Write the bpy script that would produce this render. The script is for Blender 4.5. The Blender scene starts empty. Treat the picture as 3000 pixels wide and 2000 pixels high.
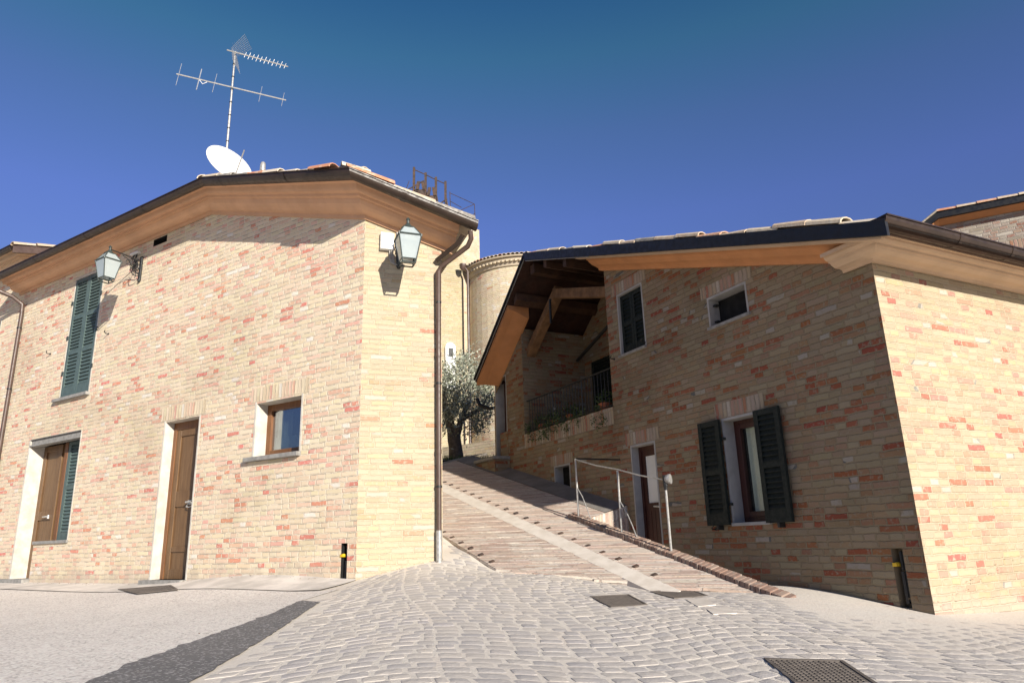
import bpy, math, random
import numpy as np
from mathutils import Vector, Matrix
random.seed(7)
R_ = math.radians
SC = bpy.context.scene
COL = SC.collection
# ------------------------------------------------------------------ camera
ZC = 0.65                      # eye height above the square
FPX = 2086.0; PITCH = R_(15.73); ROLL = R_(-1.846)
cp, sp_ = math.cos(PITCH), math.sin(PITCH); cr, sr = math.cos(ROLL), math.sin(ROLL)
rt = np.array([1, 0, 0.]); up = np.array([0, -sp_, cp]); fw = np.array([0, cp, sp_])
CR_ = cr*rt + sr*up; CU_ = -sr*rt + cr*up
cam = bpy.data.cameras.new('camera'); co = bpy.data.objects.new('camera', cam); COL.objects.link(co)
cam.sensor_width = 36; cam.lens = FPX/3000*36; cam.clip_start = .05; cam.clip_end = 3000
m = Matrix(((CR_[0], CU_[0], -fw[0], 0), (CR_[1], CU_[1], -fw[1], 0), (CR_[2], CU_[2], -fw[2], ZC), (0, 0, 0, 1)))
co.matrix_world = m
SC.camera = co
SC.render.resolution_x = 1024; SC.render.resolution_y = 682
# ------------------------------------------------------------------ light
SUN_AZ, SUN_EL = 149.7, 19.2
w = bpy.data.worlds.new('World'); SC.world = w; w.use_nodes = True
nt = w.node_tree; nt.nodes.clear()
sky = nt.nodes.new('ShaderNodeTexSky'); sky.sky_type = 'NISHITA'; sky.sun_disc = False
sky.sun_elevation = R_(SUN_EL); sky.sun_rotation = R_(SUN_AZ); sky.altitude = 400
sky.air_density = 1.3; sky.dust_density = .2; sky.ozone_density = 3.0
hs = nt.nodes.new('ShaderNodeHueSaturation'); hs.inputs['Saturation'].default_value = 1.0
bg = nt.nodes.new('ShaderNodeBackground'); bg.inputs[1].default_value = .11
wo = nt.nodes.new('ShaderNodeOutputWorld')
tcw = nt.nodes.new('ShaderNodeTexCoord'); sxz = nt.nodes.new('ShaderNodeSeparateXYZ'); nt.links.new(tcw.outputs['Generated'], sxz.inputs[0])
rpw = nt.nodes.new('ShaderNodeValToRGB'); nt.links.new(sxz.outputs[2], rpw.inputs[0]); _e = rpw.color_ramp.elements
SKYT = [(.0, (.28, .28, .36)), (.30, (.42, .41, .68)), (.42, (.47, .465, .80)), (.525, (.42, .49, .71)), (.606, (.29, .54, .62)), (.656, (.21, .46, .60)), (.75, (.12, .30, .40)), (1., (.09, .22, .32))]
while len(_e) < len(SKYT): _e.new(.5)
for q_, (p_, c_) in zip(_e, SKYT): q_.position = p_; q_.color = (*c_, 1)
mxw = nt.nodes.new('ShaderNodeMix'); mxw.data_type = 'RGBA'; mxw.blend_type = 'MULTIPLY'; mxw.inputs[0].default_value = 1
nt.links.new(sky.outputs[0], mxw.inputs[6]); nt.links.new(rpw.outputs[0], mxw.inputs[7]); nt.links.new(mxw.outputs[2], hs.inputs['Color']); nt.links.new(hs.outputs[0], bg.inputs[0]); nt.links.new(bg.outputs[0], wo.inputs[0])
sl = bpy.data.lights.new('sun', 'SUN'); sl.energy = 5.0; sl.angle = R_(.5); sl.color = (1, .93, .82)
so = bpy.data.objects.new('sun', sl); COL.objects.link(so)
sd = Vector((math.sin(R_(SUN_AZ))*math.cos(R_(SUN_EL)), math.cos(R_(SUN_AZ))*math.cos(R_(SUN_EL)), math.sin(R_(SUN_EL))))
so.rotation_euler = sd.to_track_quat('Z', 'Y').to_euler(); so.location = (6, -10, 12)
SC.view_settings.view_transform = 'Standard'; SC.view_settings.look = 'None'
SC.view_settings.exposure = .6; SC.view_settings.gamma = 1
SC.render.engine = 'CYCLES'
SC.cycles.max_bounces = 6; SC.cycles.diffuse_bounces = 2; SC.cycles.transparent_max_bounces = 8
# ------------------------------------------------------------------ survey helpers
OFF = np.array([0, 0, ZC])
def ray(x, y): return CR_*(x-1500)/FPX - CU_*(y-1000)/FPX + fw
def head(a): a = R_(a); return np.array([math.sin(a), math.cos(a), 0.])
dL, dY, dS, dT = head(-57.8), head(68.8), head(-26.9), head(63.1)
def nrm(d):
    n = np.array([d[1], -d[0], 0.]); return n if n[1] < 0 else -n
nL, nY, nT = nrm(dL), nrm(dY), nrm(dT); nS = np.array([-dS[1], dS[0], 0.])
def atd(x, y, D): v = ray(x, y); return v*D/math.hypot(v[0], v[1])
CL = atd(1045, 1570, 8.5); CRr = atd(2700, 1580, 7.0)
Z3 = np.array([0, 0, 1.])
class Fr:
    """wall frame: u along the wall, z world height, o out of the wall"""
    def __init__(s, P, d, n): s.P = np.array([P[0], P[1], 0.]); s.d = d; s.n = n
    def at(s, u, z, o=0.): return s.P + s.d*u + s.n*o + Z3*z
    def px(s, x, y, o=0.):
        v = ray(x, y); P0 = s.P + s.n*o - OFF; P0 = np.array([P0[0], P0[1], 0])
        t = (P0@s.n)/(v@s.n); Q = v*t
        return float((Q-P0)@s.d), float(Q[2])+ZC
    def sub(s, u, o, flip=False): return Fr(s.at(u, 0, o), s.d, s.n)
FL, FY, FS, FT = Fr(CL, dL, nL), Fr(CL, dY, nY), Fr(CRr, dS, nS), Fr(CRr, dT, nT)
# square height (thin plate through surveyed points)
GP = np.array([(-1.80, 8.29, -.355), (-.915, 8.65, -.175), (3.36, 6.16, -.67), (2.64, 7.52, -.50), (4.42, 6.70, -.72), (-4.8, 10.18, -.39),
  (-8.9, 12.75, -.39), (1.4, 7.09, -.5), (2.46, 6.62, -.53), (-.47, 8.5, -.26), (.28, 7.99, -.34), (0, 3.45, -.61), (2, 3.4, -.68), (-2.6, 3.9, -.61), (-6, 5, -.6),
  (6, 5, -.78), (0, 0, -.65), (-20, 5, -.6), (20, 5, -.9), (0, -20, -.8), (-.9, 9.3, -.06), (-20, 20, -.4), (20, 20, -.8), (-1.5, 7.6, -.37), (2.0, 8.4, -.55), (1.5, 9.6, -.58)])
_ex = []
for _u, _d in [(4.0, 2.28), (4.5, 2.28), (5.0, 2.28), (5.5, 2.28), (3.3, 2.1)]:
    _P = FS.at(_u, 0, _d); _ex.append((_P[0], _P[1], -3.04426+.12131*_P[0]+.334738*_P[1]-.012))
GP = np.vstack([GP, np.array(_ex)])
def U_(r2): return np.where(r2 > 1e-9, r2*np.log(r2+1e-12)*.5, 0)
_n = len(GP); _K = U_(((GP[:, None, :2]-GP[None, :, :2])**2).sum(-1)) + np.eye(_n)*.012
_Pm = np.c_[np.ones(_n), GP[:, :2]]
_A = np.block([[_K, _Pm], [_Pm.T, np.zeros((3, 3))]])
_w = np.linalg.solve(_A, np.r_[GP[:, 2], 0, 0, 0])
def gz(x, y):
    x = np.asarray(x, float); y = np.asarray(y, float)
    xc = np.clip(x, -20, 20); yc = np.clip(y, -20, 20)
    r2 = (xc[..., None]-GP[:, 0])**2 + (yc[..., None]-GP[:, 1])**2
    return U_(r2)@_w[:_n] + _w[_n] + _w[_n+1]*xc + _w[_n+2]*yc + ZC
def G(px, py):
    v = ray(px, py); z = -.55
    for _ in range(40):
        P = v*z/v[2]; z = .5*z + .5*(float(gz(P[0], P[1]))-ZC)
    P = v*z/v[2]; return np.array([P[0], P[1], z+ZC])
# ramp plane in (u,d) of the shaded wall: z = a + b u + c d
RN = np.array([-.12131, -.334738, 1.]); RK = -3.04426
def rz(x, y): return RK - RN[0]*x - RN[1]*y + ZC
def rp(u, d, h=0.):
    P = FS.at(u, 0, d); P[2] = rz(P[0], P[1]) + h; return P
def RPX(px, py):
    v = ray(px, py); P = v*(RK/(RN@v)); Q = P-CRr; return float(Q@dS), float(Q@nS)
# ------------------------------------------------------------------ mesh helper
class MB:
    def __init__(s): s.v = []; s.f = []; s.uv = []; s.c = []
    def add(s, vs, fs, uvs=None, c=0.):
        b = len(s.v); s.v += [tuple(map(float, p)) for p in vs]
        for i, f in enumerate(fs):
            s.f.append([b+k for k in f]); s.c.append(c)
            s.uv.append(uvs[i] if uvs else [(0, 0)]*len(f))
    def quad(s, a, b, c_, d, uv=None, c=0.): s.add([a, b, c_, d], [[0, 1, 2, 3]], [uv] if uv else None, c)
    def box(s, O, X, Y, Z, c=0.):
        """O corner, X Y Z edge vectors"""
        O, X, Y, Z = map(lambda a: np.array(a, float), (O, X, Y, Z))
        vs = [O, O+X, O+X+Y, O+Y, O+Z, O+X+Z, O+X+Y+Z, O+Y+Z]
        fs = [[0, 3, 2, 1], [4, 5, 6, 7], [0, 1, 5, 4], [1, 2, 6, 5], [2, 3, 7, 6], [3, 0, 4, 7]]
        lx, ly, lz = np.linalg.norm(X), np.linalg.norm(Y), np.linalg.norm(Z)
        uv = [[(0, 0), (0, ly), (lx, ly), (lx, 0)], [(0, 0), (lx, 0), (lx, ly), (0, ly)], [(0, 0), (lx, 0), (lx, lz), (0, lz)],
              [(0, 0), (ly, 0), (ly, lz), (0, lz)], [(0, 0), (lx, 0), (lx, lz), (0, lz)], [(0, 0), (ly, 0), (ly, lz), (0, lz)]]
        if np.dot(np.cross(X, Y), Z) < 0:
            fs = [f[::-1] for f in fs]; uv = [u[::-1] for u in uv]
        s.add(vs, fs, uv, c)
    def fbox(s, F, u0, u1, z0, z1, o0, o1, c=0.):
        s.box(F.at(u0, z0, o0), F.d*(u1-u0), F.n*(o1-o0), Z3*(z1-z0), c)
    def tube(s, pts, r, n=8, c=0., cap=True):
        pts = [np.array(p, float) for p in pts]; rs = r if hasattr(r, '__len__') else [r]*len(pts)
        rings = []; prev = None
        for i, p in enumerate(pts):
            t = pts[min(i+1, len(pts)-1)]-pts[max(i-1, 0)]; t = t/(np.linalg.norm(t)+1e-9)
            if prev is None:
                a = np.cross(t, [0, 0, 1.]);
                if np.linalg.norm(a) < .1: a = np.cross(t, [1., 0, 0])
            else: a = prev - t*(prev@t)
            a = a/np.linalg.norm(a); prev = a; b = np.cross(t, a)
            k = 1.
            if 0 < i < len(pts)-1:
                e1 = pts[i]-pts[i-1]; e1 /= np.linalg.norm(e1)+1e-9; k = 1/max(.6, float(e1@t))
            rings.append([p + (a*math.cos(2*math.pi*j/n)+b*math.sin(2*math.pi*j/n))*rs[i]*k for j in range(n)])
        vs = [q for rr in rings for q in rr]; fs = []
        for i in range(len(pts)-1):
            for j in range(n): fs.append([i*n+j, i*n+(j+1) % n, (i+1)*n+(j+1) % n, (i+1)*n+j])
        if cap: fs.append(list(range(n))[::-1]); fs.append([(len(pts)-1)*n+j for j in range(n)])
        s.add(vs, fs, None, c)
    def sweep(s, prof, nodes, closed=False, c=0., cap=False):
        n = len(prof); vs = [nd(o, h) for nd in nodes for (o, h) in prof]; fs = []; uv = []
        L = 0; Ls = [0]
        for k in range(1, len(nodes)):
            L += np.linalg.norm(np.array(nodes[k](0, 0))-np.array(nodes[k-1](0, 0))); Ls.append(L)
        W = [0]
        for j in range(1, n): W.append(W[-1]+math.dist(prof[j], prof[j-1]))
        for k in range(len(nodes)-1):
            for j in range(n if closed else n-1):
                j2 = (j+1) % n
                fs.append([k*n+j, k*n+j2, (k+1)*n+j2, (k+1)*n+j]); uv.append([(Ls[k], W[j]), (Ls[k], W[j2]), (Ls[k+1], W[j2]), (Ls[k+1], W[j])])
        if cap:
            for k, rev in ((0, 0), (len(nodes)-1, 1)):
                f = [k*n+j for j in range(n)]; fs.append(f[::-1] if rev else f); uv.append([(0, 0)]*n)
        s.add(vs, fs, uv, c)
    def lathe(s, P, prof, n=14, c=0., ax=None):
        P = np.array(P, float); vs = []; fs = []
        for (r, z) in prof:
            for j in range(n): vs.append(P+np.array([r*math.cos(2*math.pi*j/n), r*math.sin(2*math.pi*j/n), z]))
        for i in range(len(prof)-1):
            for j in range(n): fs.append([i*n+j, i*n+(j+1) % n, (i+1)*n+(j+1) % n, (i+1)*n+j])
        fs.append(list(range(n))[::-1]); fs.append([(len(prof)-1)*n+j for j in range(n)])
        s.add(vs, fs, None, c)
    def build(s, name, mat, parent=None, loc=None, smooth=False, bevel=0):
        me = bpy.data.meshes.new(name)
        org = np.array(loc if loc is not None else (WL[parent.name] if parent else (0, 0, 0)), float)
        vs = [(p[0]-org[0], p[1]-org[1], p[2]-org[2]) for p in s.v]
        me.from_pydata(vs, [], s.f); me.update()
        ul = me.uv_layers.new(name='UVMap')
        flat = [x for f in s.uv for p in f for x in p]; ul.data.foreach_set('uv', flat)
        at = me.attributes.new('rnd', 'FLOAT', 'FACE'); at.data.foreach_set('value', s.c)
        me.materials.append(mat)
        if smooth: me.polygons.foreach_set('use_smooth', [True]*len(me.polygons))
        o = bpy.data.objects.new(name, me); COL.objects.link(o)
        if parent: o.parent = parent; WL[o.name] = org
        else: o.location = org; WL[o.name] = org
        if bevel:
            b = o.modifiers.new('b', 'BEVEL'); b.width = bevel; b.segments = 2; b.limit_method = 'ANGLE'
        if smooth and not bevel:
            me.set_sharp_from_angle(angle=R_(40))
        return o
WL = {}
def thing(name, label, cat, loc, group=None):
    o = bpy.data.objects.new(name, None); COL.objects.link(o); o.location = loc; o.empty_display_size = .2
    WL[o.name] = np.array(loc, float); tag(o, label, cat, group); return o
def tag(o, label=None, cat=None, group=None, kind=None):
    if label: o['label'] = label
    if cat: o['category'] = cat
    if group: o['group'] = group
    if kind: o['kind'] = kind
    return o
def dup(root, loc, rotz=0., label=None):
    def cpy(o, par):
        c = o.copy(); COL.objects.link(c)
        if par: c.parent = par
        for ch in list(o.children): cpy(ch, c)
        return c
    r = cpy(root, None); r.location = loc; r.rotation_euler = (0, 0, rotz)
    if label: r['label'] = label
    WL[r.name] = np.array(loc, float)
    return r
# ------------------------------------------------------------------ materials
class NT:
    def __init__(s, name):
        s.m = bpy.data.materials.new(name); s.m.use_nodes = True; s.t = s.m.node_tree; s.t.nodes.clear()
        s.o = s.t.nodes.new('ShaderNodeOutputMaterial'); s.p = s.t.nodes.new('ShaderNodeBsdfPrincipled')
        s.t.links.new(s.p.outputs[0], s.o.inputs[0])
    def n(s, ty, **k):
        q = s.t.nodes.new(ty)
        for a, b in k.items(): setattr(q, a, b)
        return q
    def l(s, a, b): s.t.links.new(a, b)
    def _in(s, i, v):
        if isinstance(v, bpy.types.NodeSocket): s.l(v, i)
        elif v is not None: i.default_value = v
    def M(s, op, a, b=None, c=None, clamp=False):
        q = s.n('ShaderNodeMath', operation=op); q.use_clamp = clamp
        s._in(q.inputs[0], a); s._in(q.inputs[1], b)
        if c is not None: s._in(q.inputs[2], c)
        return q.outputs[0]
    def mix(s, f, a, b, ty='MIX'):
        q = s.n('ShaderNodeMix', data_type='RGBA', blend_type=ty); s._in(q.inputs[0], f); s._in(q.inputs[6], a); s._in(q.inputs[7], b); return q.outputs[2]
    def noise(s, vec, scale, det=3, rough=.5, dim='3D'):
        q = s.n('ShaderNodeTexNoise', noise_dimensions=dim); s.l(vec, q.inputs['Vector']); q.inputs['Scale'].default_value = scale
        q.inputs['Detail'].default_value = det; q.inputs['Roughness'].default_value = rough; return q.outputs[0]
    def ramp(s, fac, stops, const=False):
        q = s.n('ShaderNodeValToRGB'); s.l(fac, q.inputs[0]); r = q.color_ramp
        if const: r.interpolation = 'CONSTANT'
        while len(r.elements) < len(stops): r.elements.new(.5)
        for e, (p, c) in zip(r.elements, stops): e.position = p; e.color = (*c, 1) if len(c) == 3 else c
        return q.outputs[0]
    def bump(s, h, dist=.01, st=1.):
        q = s.n('ShaderNodeBump'); q.inputs['Distance'].default_value = dist; q.inputs['Strength'].default_value = st; s.l(h, q.inputs['Height']); s.l(q.outputs[0], s.p.inputs['Normal'])
    def map(s, lo, hi, v, a=0., b=1.):
        q = s.n('ShaderNodeMapRange', interpolation_type='SMOOTHSTEP'); s._in(q.inputs[0], v); q.inputs[1].default_value = lo; q.inputs[2].default_value = hi; q.inputs[3].default_value = a; q.inputs[4].default_value = b; return q.outputs[0]
    def oc(s): return s.n('ShaderNodeTexCoord').outputs['Object']
    def uvc(s): return s.n('ShaderNodeTexCoord').outputs['UV']
    def rnd(s): q = s.n('ShaderNodeAttribute', attribute_name='rnd'); return q.outputs['Fac']
    def col(s, v): s._in(s.p.inputs['Base Color'], v)
    def rough(s, v): s._in(s.p.inputs['Roughness'], v)
def c4(c): return (c[0], c[1], c[2], 1)
def brick_mat(name, pal, mortar, bw=.262, bh=.063, joint=.0068, split=.55, dirt=.25, stack=False, base=None, jshadow=.55):
    N = NT(name); uv = N.uvc()
    nz = N.n('ShaderNodeTexNoise', noise_dimensions='2D'); N.l(uv, nz.inputs['Vector']); nz.inputs['Scale'].default_value = 9.; nz.inputs['Detail'].default_value = 4.
    sub = N.n('ShaderNodeVectorMath', operation='SUBTRACT'); N.l(nz.outputs['Color'], sub.inputs[0]); sub.inputs[1].default_value = (.5, .5, .5)
    scl = N.n('ShaderNodeVectorMath', operation='MULTIPLY'); N.l(sub.outputs[0], scl.inputs[0]); scl.inputs[1].default_value = (.03, .020, 0)
    ad = N.n('ShaderNodeVectorMath', operation='ADD'); N.l(uv, ad.inputs[0]); N.l(scl.outputs[0], ad.inputs[1])
    sx = N.n('ShaderNodeSeparateXYZ'); N.l(ad.outputs[0], sx.inputs[0]); X, Y = sx.outputs[0], sx.outputs[1]
    yr = N.M('DIVIDE', Y, bh); row = N.M('FLOOR', yr); fy = N.M('FRACT', yr)
    w1 = N.n('ShaderNodeTexWhiteNoise', noise_dimensions='1D'); N.l(row, w1.inputs['W'])
    off = 0. if stack else N.M('MULTIPLY', w1.outputs['Value'], 3.7)
    xr = N.M('ADD', N.M('DIVIDE', X, bw), off); cell = N.M('FLOOR', xr); fx = N.M('FRACT', xr)
    cb = N.n('ShaderNodeCombineXYZ'); N.l(cell, cb.inputs[0]); N.l(row, cb.inputs[1]); cb.inputs[2].default_value = 1.3
    w2 = N.n('ShaderNodeTexWhiteNoise', noise_dimensions='3D'); N.l(cb.outputs[0], w2.inputs['Vector'])
    sp = N.M('LESS_THAN', w2.outputs['Value'], split)
    sp1 = N.M('ADD', sp, 1.)
    f2 = N.M('MULTIPLY', fx, sp1); sid = N.M('FLOOR', f2); fxx = N.M('FRACT', f2)
    wid = N.M('DIVIDE', bw, sp1)
    ex = N.M('MULTIPLY', N.M('MINIMUM', fxx, N.M('SUBTRACT', 1., fxx)), wid)
    ey = N.M('MULTIPLY', N.M('MINIMUM', fy, N.M('SUBTRACT', 1., fy)), bh)
    n2 = N.noise(uv, 60, 3, .6, '2D')
    e = N.M('ADD', N.M('MINIMUM', ex, ey), N.M('MULTIPLY', N.M('SUBTRACT', n2, .5), .013))
    mask = N.map(joint-.002, joint+.0035, e)
    cb2 = N.n('ShaderNodeCombineXYZ'); N.l(cell, cb2.inputs[0]); N.l(row, cb2.inputs[1]); N.l(sid, cb2.inputs[2])
    w3 = N.n('ShaderNodeTexWhiteNoise', noise_dimensions='3D'); N.l(cb2.outputs[0], w3.inputs['Vector'])
    # clusters of redder courses
    cl = N.noise(uv, .9, 2, .5, '2D')
    val = N.M('ADD', w3.outputs['Value'], N.M('MULTIPLY', N.M('SUBTRACT', cl, .5), .22), clamp=True)
    colr = N.ramp(val, pal, True)
    sepc = N.n('ShaderNodeSeparateColor'); N.l(w3.outputs['Color'], sepc.inputs[0])
    v2 = N.M('ADD', N.M('MULTIPLY', sepc.outputs[1], .16), .92)
    hsv = N.n('ShaderNodeHueSaturation'); N.l(colr, hsv.inputs['Color']); N.l(v2, hsv.inputs['Value'])
    N.l(N.M('ADD', N.M('MULTIPLY', sepc.outputs[2], .03), .485), hsv.inputs['Hue'])
    blot = N.noise(uv, 22, 4, .65, '2D')
    c1 = N.mix(N.map(.50, .78, blot), hsv.outputs[0], c4([x*.86+.05 for x in mortar]))
    c2 = N.mix(mask, c4(mortar), c1)
    # shadow line under some bricks, painted into the joint colour
    jl = N.M('MULTIPLY', N.M('MULTIPLY', N.map(.002, .0075, N.M('ABSOLUTE', N.M('SUBTRACT', ey, .004)), 1., 0.), N.M('GREATER_THAN', fy, .5)), N.map(.42, .60, N.noise(uv, 7, 3, .6, '2D')))
    c3 = N.mix(N.M('MULTIPLY', jl, jshadow), c2, c4([x*.32 for x in mortar]))
    big = N.noise(uv, .55, 5, .6, '2D')
    c4_ = N.mix(N.map(.45, .8, big, 0, dirt), c3, (.30, .24, .17, 1), 'MULTIPLY')
    if base is not None:
        sb = N.n('ShaderNodeSeparateXYZ'); N.l(uv, sb.inputs[0])
        hgt0 = N.M('ADD', sb.outputs[1], N.M('MULTIPLY', N.M('SUBTRACT', N.noise(uv, 3.5, 4, .6, '2D'), .5), -.55))
        c4_ = N.mix(N.map(base, base+.22, hgt0, .55, 0.), c4_, (.42, .36, .29, 1))
    fine = N.noise(uv, 260, 2, .5, '2D')
    c5 = N.mix(.22, c4_, N.ramp(fine, [(0, (.3, .3, .3)), (1, (1, 1, 1))]), 'OVERLAY')
    N.col(c5); N.rough(.93)
    hgt = N.M('ADD', N.M('MULTIPLY', mask, N.M('ADD', N.M('MULTIPLY', w3.outputs['Value'], .5), .6)), N.M('ADD', N.M('MULTIPLY', n2, .35), N.M('MULTIPLY', fine, .12)))
    N.bump(hgt, .012, .8)
    return N.m
CREAM = (.62, .515, .365); YEL = (.62, .51, .33); PINK = (.60, .42, .31); SAL = (.58, .34, .25); RED = (.53, .21, .145); WHI = (.64, .58, .49); TAN = (.57, .44, .31); GRY = (.36, .34, .30)
palA = [(0, (.61, .495, .345)), (.20, (.61, .49, .33)), (.34, (.61, .50, .36)), (.43, WHI), (.455, GRY), (.457, (.60, .47, .33)), (.56, (.60, .445, .32)), (.68, (.60, .415, .305)), (.77, (.585, .355, .255)), (.875, SAL), (.935, RED)]
palY = [(0, CREAM), (.30, (.615, .50, .33)), (.50, WHI), (.54, CREAM), (.80, (.60, .475, .32)), (.88, TAN), (.93, (.585, .42, .27)), (.965, SAL), (.985, (.56, .27, .17))]
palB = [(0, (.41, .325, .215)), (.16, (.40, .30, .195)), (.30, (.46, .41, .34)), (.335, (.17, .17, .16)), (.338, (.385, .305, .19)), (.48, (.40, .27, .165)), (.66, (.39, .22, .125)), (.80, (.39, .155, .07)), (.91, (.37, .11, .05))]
palT = [(0, (.61, .50, .34)), (.28, (.62, .495, .31)), (.42, WHI), (.44, GRY), (.443, (.61, .48, .33)), (.58, (.59, .44, .30)), (.71, (.60, .40, .285)), (.83, SAL), (.915, RED)]
def sc_(pal, k, kb=None): return [(p, tuple(min(.78, v*(k if i < 2 else (kb or k))) for i, v in enumerate(c))) for p, c in pal]
M_brA = brick_mat('brick_left', sc_(palA, 1.10, 1.10), (.70, .60, .455), base=.28, jshadow=.8)
M_brY = brick_mat('brick_corner', sc_(palY, .70, .68), (.45, .39, .275), split=.3, dirt=.1, jshadow=.35)  # toned down to imitate highlight roll-off on the sun-facing wall
M_brB = brick_mat('brick_shaded', sc_(palB, .64), (.235, .183, .115), dirt=.4, jshadow=.3)  # darker copy for the gable side, its shade put into the brick colour
M_brT = brick_mat('brick_right', sc_(palT, .68, .66), (.44, .365, .25), dirt=.15, base=-.02, jshadow=.35)  # sunlit side of the same house, colour lowered in place of highlight roll-off
M_brC = brick_mat('brick_church', sc_(palY, .92), (.55, .46, .34), bw=.28, bh=.075)
M_twr = brick_mat('brick_tower', [(0, (.43, .37, .24)), (.4, (.41, .35, .21)), (.75, (.44, .385, .27)), (.93, (.41, .31, .18))], (.41, .35, .23), bw=.3, bh=.08, dirt=.15)
M_brG = brick_mat('brick_grey', [(0, (.40, .36, .30)), (.2, (.33, .28, .225)), (.5, (.28, .23, .18)), (.75, (.31, .21, .155)), (.9, (.27, .15, .10))], (.33, .29, .245))
M_sold = brick_mat('brick_soldier', [(0, WHI), (.2, CREAM), (.5, TAN), (.75, PINK), (.92, SAL)], (.62, .52, .37), bw=.26, bh=.062, split=0, stack=True, dirt=.05)
M_soldB = brick_mat('brick_soldier_shaded', [(0, (.42, .37, .31)), (.2, (.34, .28, .22)), (.5, (.36, .28, .20)), (.7, (.34, .22, .16)), (.88, (.32, .15, .09))], (.30, .25, .19), bw=.26, bh=.062, split=0, stack=True, dirt=.05)  # soldier brick again, with shade darkened into the palette
M_ramp = brick_mat('ramp_brick', [(0, (.66, .58, .50)), (.22, (.60, .46, .38)), (.45, (.53, .38, .31)), (.62, (.66, .57, .47)), (.80, (.38, .26, .21)), (.90, (.56, .41, .32))], (.46, .38, .32), bw=.27, bh=.05, split=.2, joint=.008, dirt=.35, jshadow=.9)
def plain(name, col, rough=.8, metal=0., nscale=8, namt=.25, bump=0., bscale=40, col2=None, spec=None, coat=0):
    N = NT(name); o = N.oc(); f = N.noise(o, nscale, 5, .6)
    c2 = col2 or tuple(x*(1-namt) for x in col)
    N.col(N.mix(N.map(.35, .68, f), c4(col), c4(c2))); N.rough(N.map(.3, .7, N.noise(o, nscale*3, 3), max(0, rough-.1), min(1, rough+.1))); N.p.inputs['Metallic'].default_value = metal
    if coat: N.p.inputs['Coat Weight'].default_value = coat
    if bump: N.bump(N.noise(o, bscale, 4, .6), bump, 1.)
    return N.m
M_plas = plain('plaster_jamb', (.60, .56, .49), .85, nscale=6, col2=(.47, .43, .37), bump=.004)
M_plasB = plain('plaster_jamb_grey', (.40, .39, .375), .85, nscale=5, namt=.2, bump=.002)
M_corn = plain('cornice_stucco', (.64, .375, .22), .85, nscale=3, namt=.12, bump=.001)
M_cornB = plain('cornice_stucco_beige', (.62, .44, .29), .85, nscale=3, namt=.12, bump=.001)
M_cornO = plain('cornice_stucco_orange', (.60, .27, .11), .85, nscale=3, namt=.15, bump=.001)
M_gut = plain('brown_gutter_paint', (.040, .024, .016), .42, nscale=6, namt=.3)
M_pipe = plain('brown_pipe_paint', (.095, .06, .047), .42, nscale=8, namt=.25)
M_flash = plain('dark_flashing', (.008, .008, .009), .5, nscale=6, namt=.3)
M_stone = plain('grey_sill_stone', (.30, .29, .27), .75, nscale=14, namt=.3, bump=.002)
M_green = plain('green_shutter_paint', (.085, .125, .118), .5, nscale=9, namt=.18)
M_dgreen = plain('dark_green_shutter_paint', (.003, .009, .0065), .75, nscale=9, namt=.25)
M_iron = plain('black_iron', (.02, .022, .022), .5, nscale=30, namt=.3)
M_lamp = plain('lantern_metal', (.05, .065, .06), .5, nscale=30, namt=.3)
M_galv = plain('galvanised_steel', (.46, .45, .43), .45, .4, nscale=30, namt=.35)
M_alu = plain('aluminium', (.62, .62, .60), .35, .6, nscale=30, namt=.25)
M_rust_notch = plain('rusty_steel_notch_shade', (.085, .05, .034), .85, nscale=9, col2=(.035, .027, .024))
M_white = plain('white_paint', (.80, .80, .78), .45, nscale=10, namt=.06)
M_dish = plain('white_dish_paint', (.80, .79, .76), .5, nscale=4, namt=.05)
M_yel = plain('yellow_valve_paint', (.75, .48, .02), .45, nscale=20, namt=.15)
M_black = plain('black_plastic', (.015, .015, .016), .4, nscale=20, namt=.3)
M_int = plain('dark_interior', (.005, .005, .005), .9, nscale=3, namt=.3)
M_tim = plain('dark_timber', (.075, .034, .017), .75, nscale=6, namt=.4, bump=.003)
M_tim2 = plain('worn_beam', (.24, .13, .06), .8, nscale=7, namt=.45, bump=.004)
M_deck = plain('roof_planks', (.045, .016, .009), .8, nscale=5, namt=.45)
M_curt = plain('curtain_cloth', (.80, .80, .75), .9, nscale=4, namt=.1)
M_pot = plain('terracotta_pot', (.42, .13, .06), .8, nscale=9, namt=.3)
M_conc = plain('concrete_apron', (.74, .68, .61), .9, nscale=2.5, col2=(.52, .48, .43), bump=.004, bscale=30)
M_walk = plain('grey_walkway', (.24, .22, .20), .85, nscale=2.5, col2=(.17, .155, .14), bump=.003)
M_strip = plain('pale_stone_strip', (.66, .60, .53), .85, nscale=7, col2=(.56, .50, .43), bump=.002)
M_yren = plain('yellow_render', (.50, .43, .26), .9, nscale=1.2, col2=(.45, .38, .215), bump=.006, bscale=12)
M_soil = plain('dry_grass_soil', (.10, .095, .05), .95, nscale=5, col2=(.05, .05, .03), bump=.02)
M_bark = plain('olive_bark', (.15, .12, .10), .9, nscale=16, namt=.5, bump=.01)
def wood_mat(name, a, b, sc=(30, 30, 2.5)):
    N = NT(name); o = N.oc(); mp = N.n('ShaderNodeMapping'); N.l(o, mp.inputs[0]); mp.inputs['Scale'].default_value = sc
    f = N.noise(mp.outputs[0], 1.2, 6, .65); N.col(N.mix(N.map(.3, .7, f), c4(a), c4(b))); N.rough(.5); N.bump(f, .003, .6); return N.m
M_door = wood_mat('oak_door', (.17, .095, .042), (.11, .057, .024))
M_dfr = wood_mat('oak_frame', (.20, .085, .03), (.13, .052, .018))
M_red = wood_mat('red_brown_frame', (.065, .018, .011), (.035, .010, .007))
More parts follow.
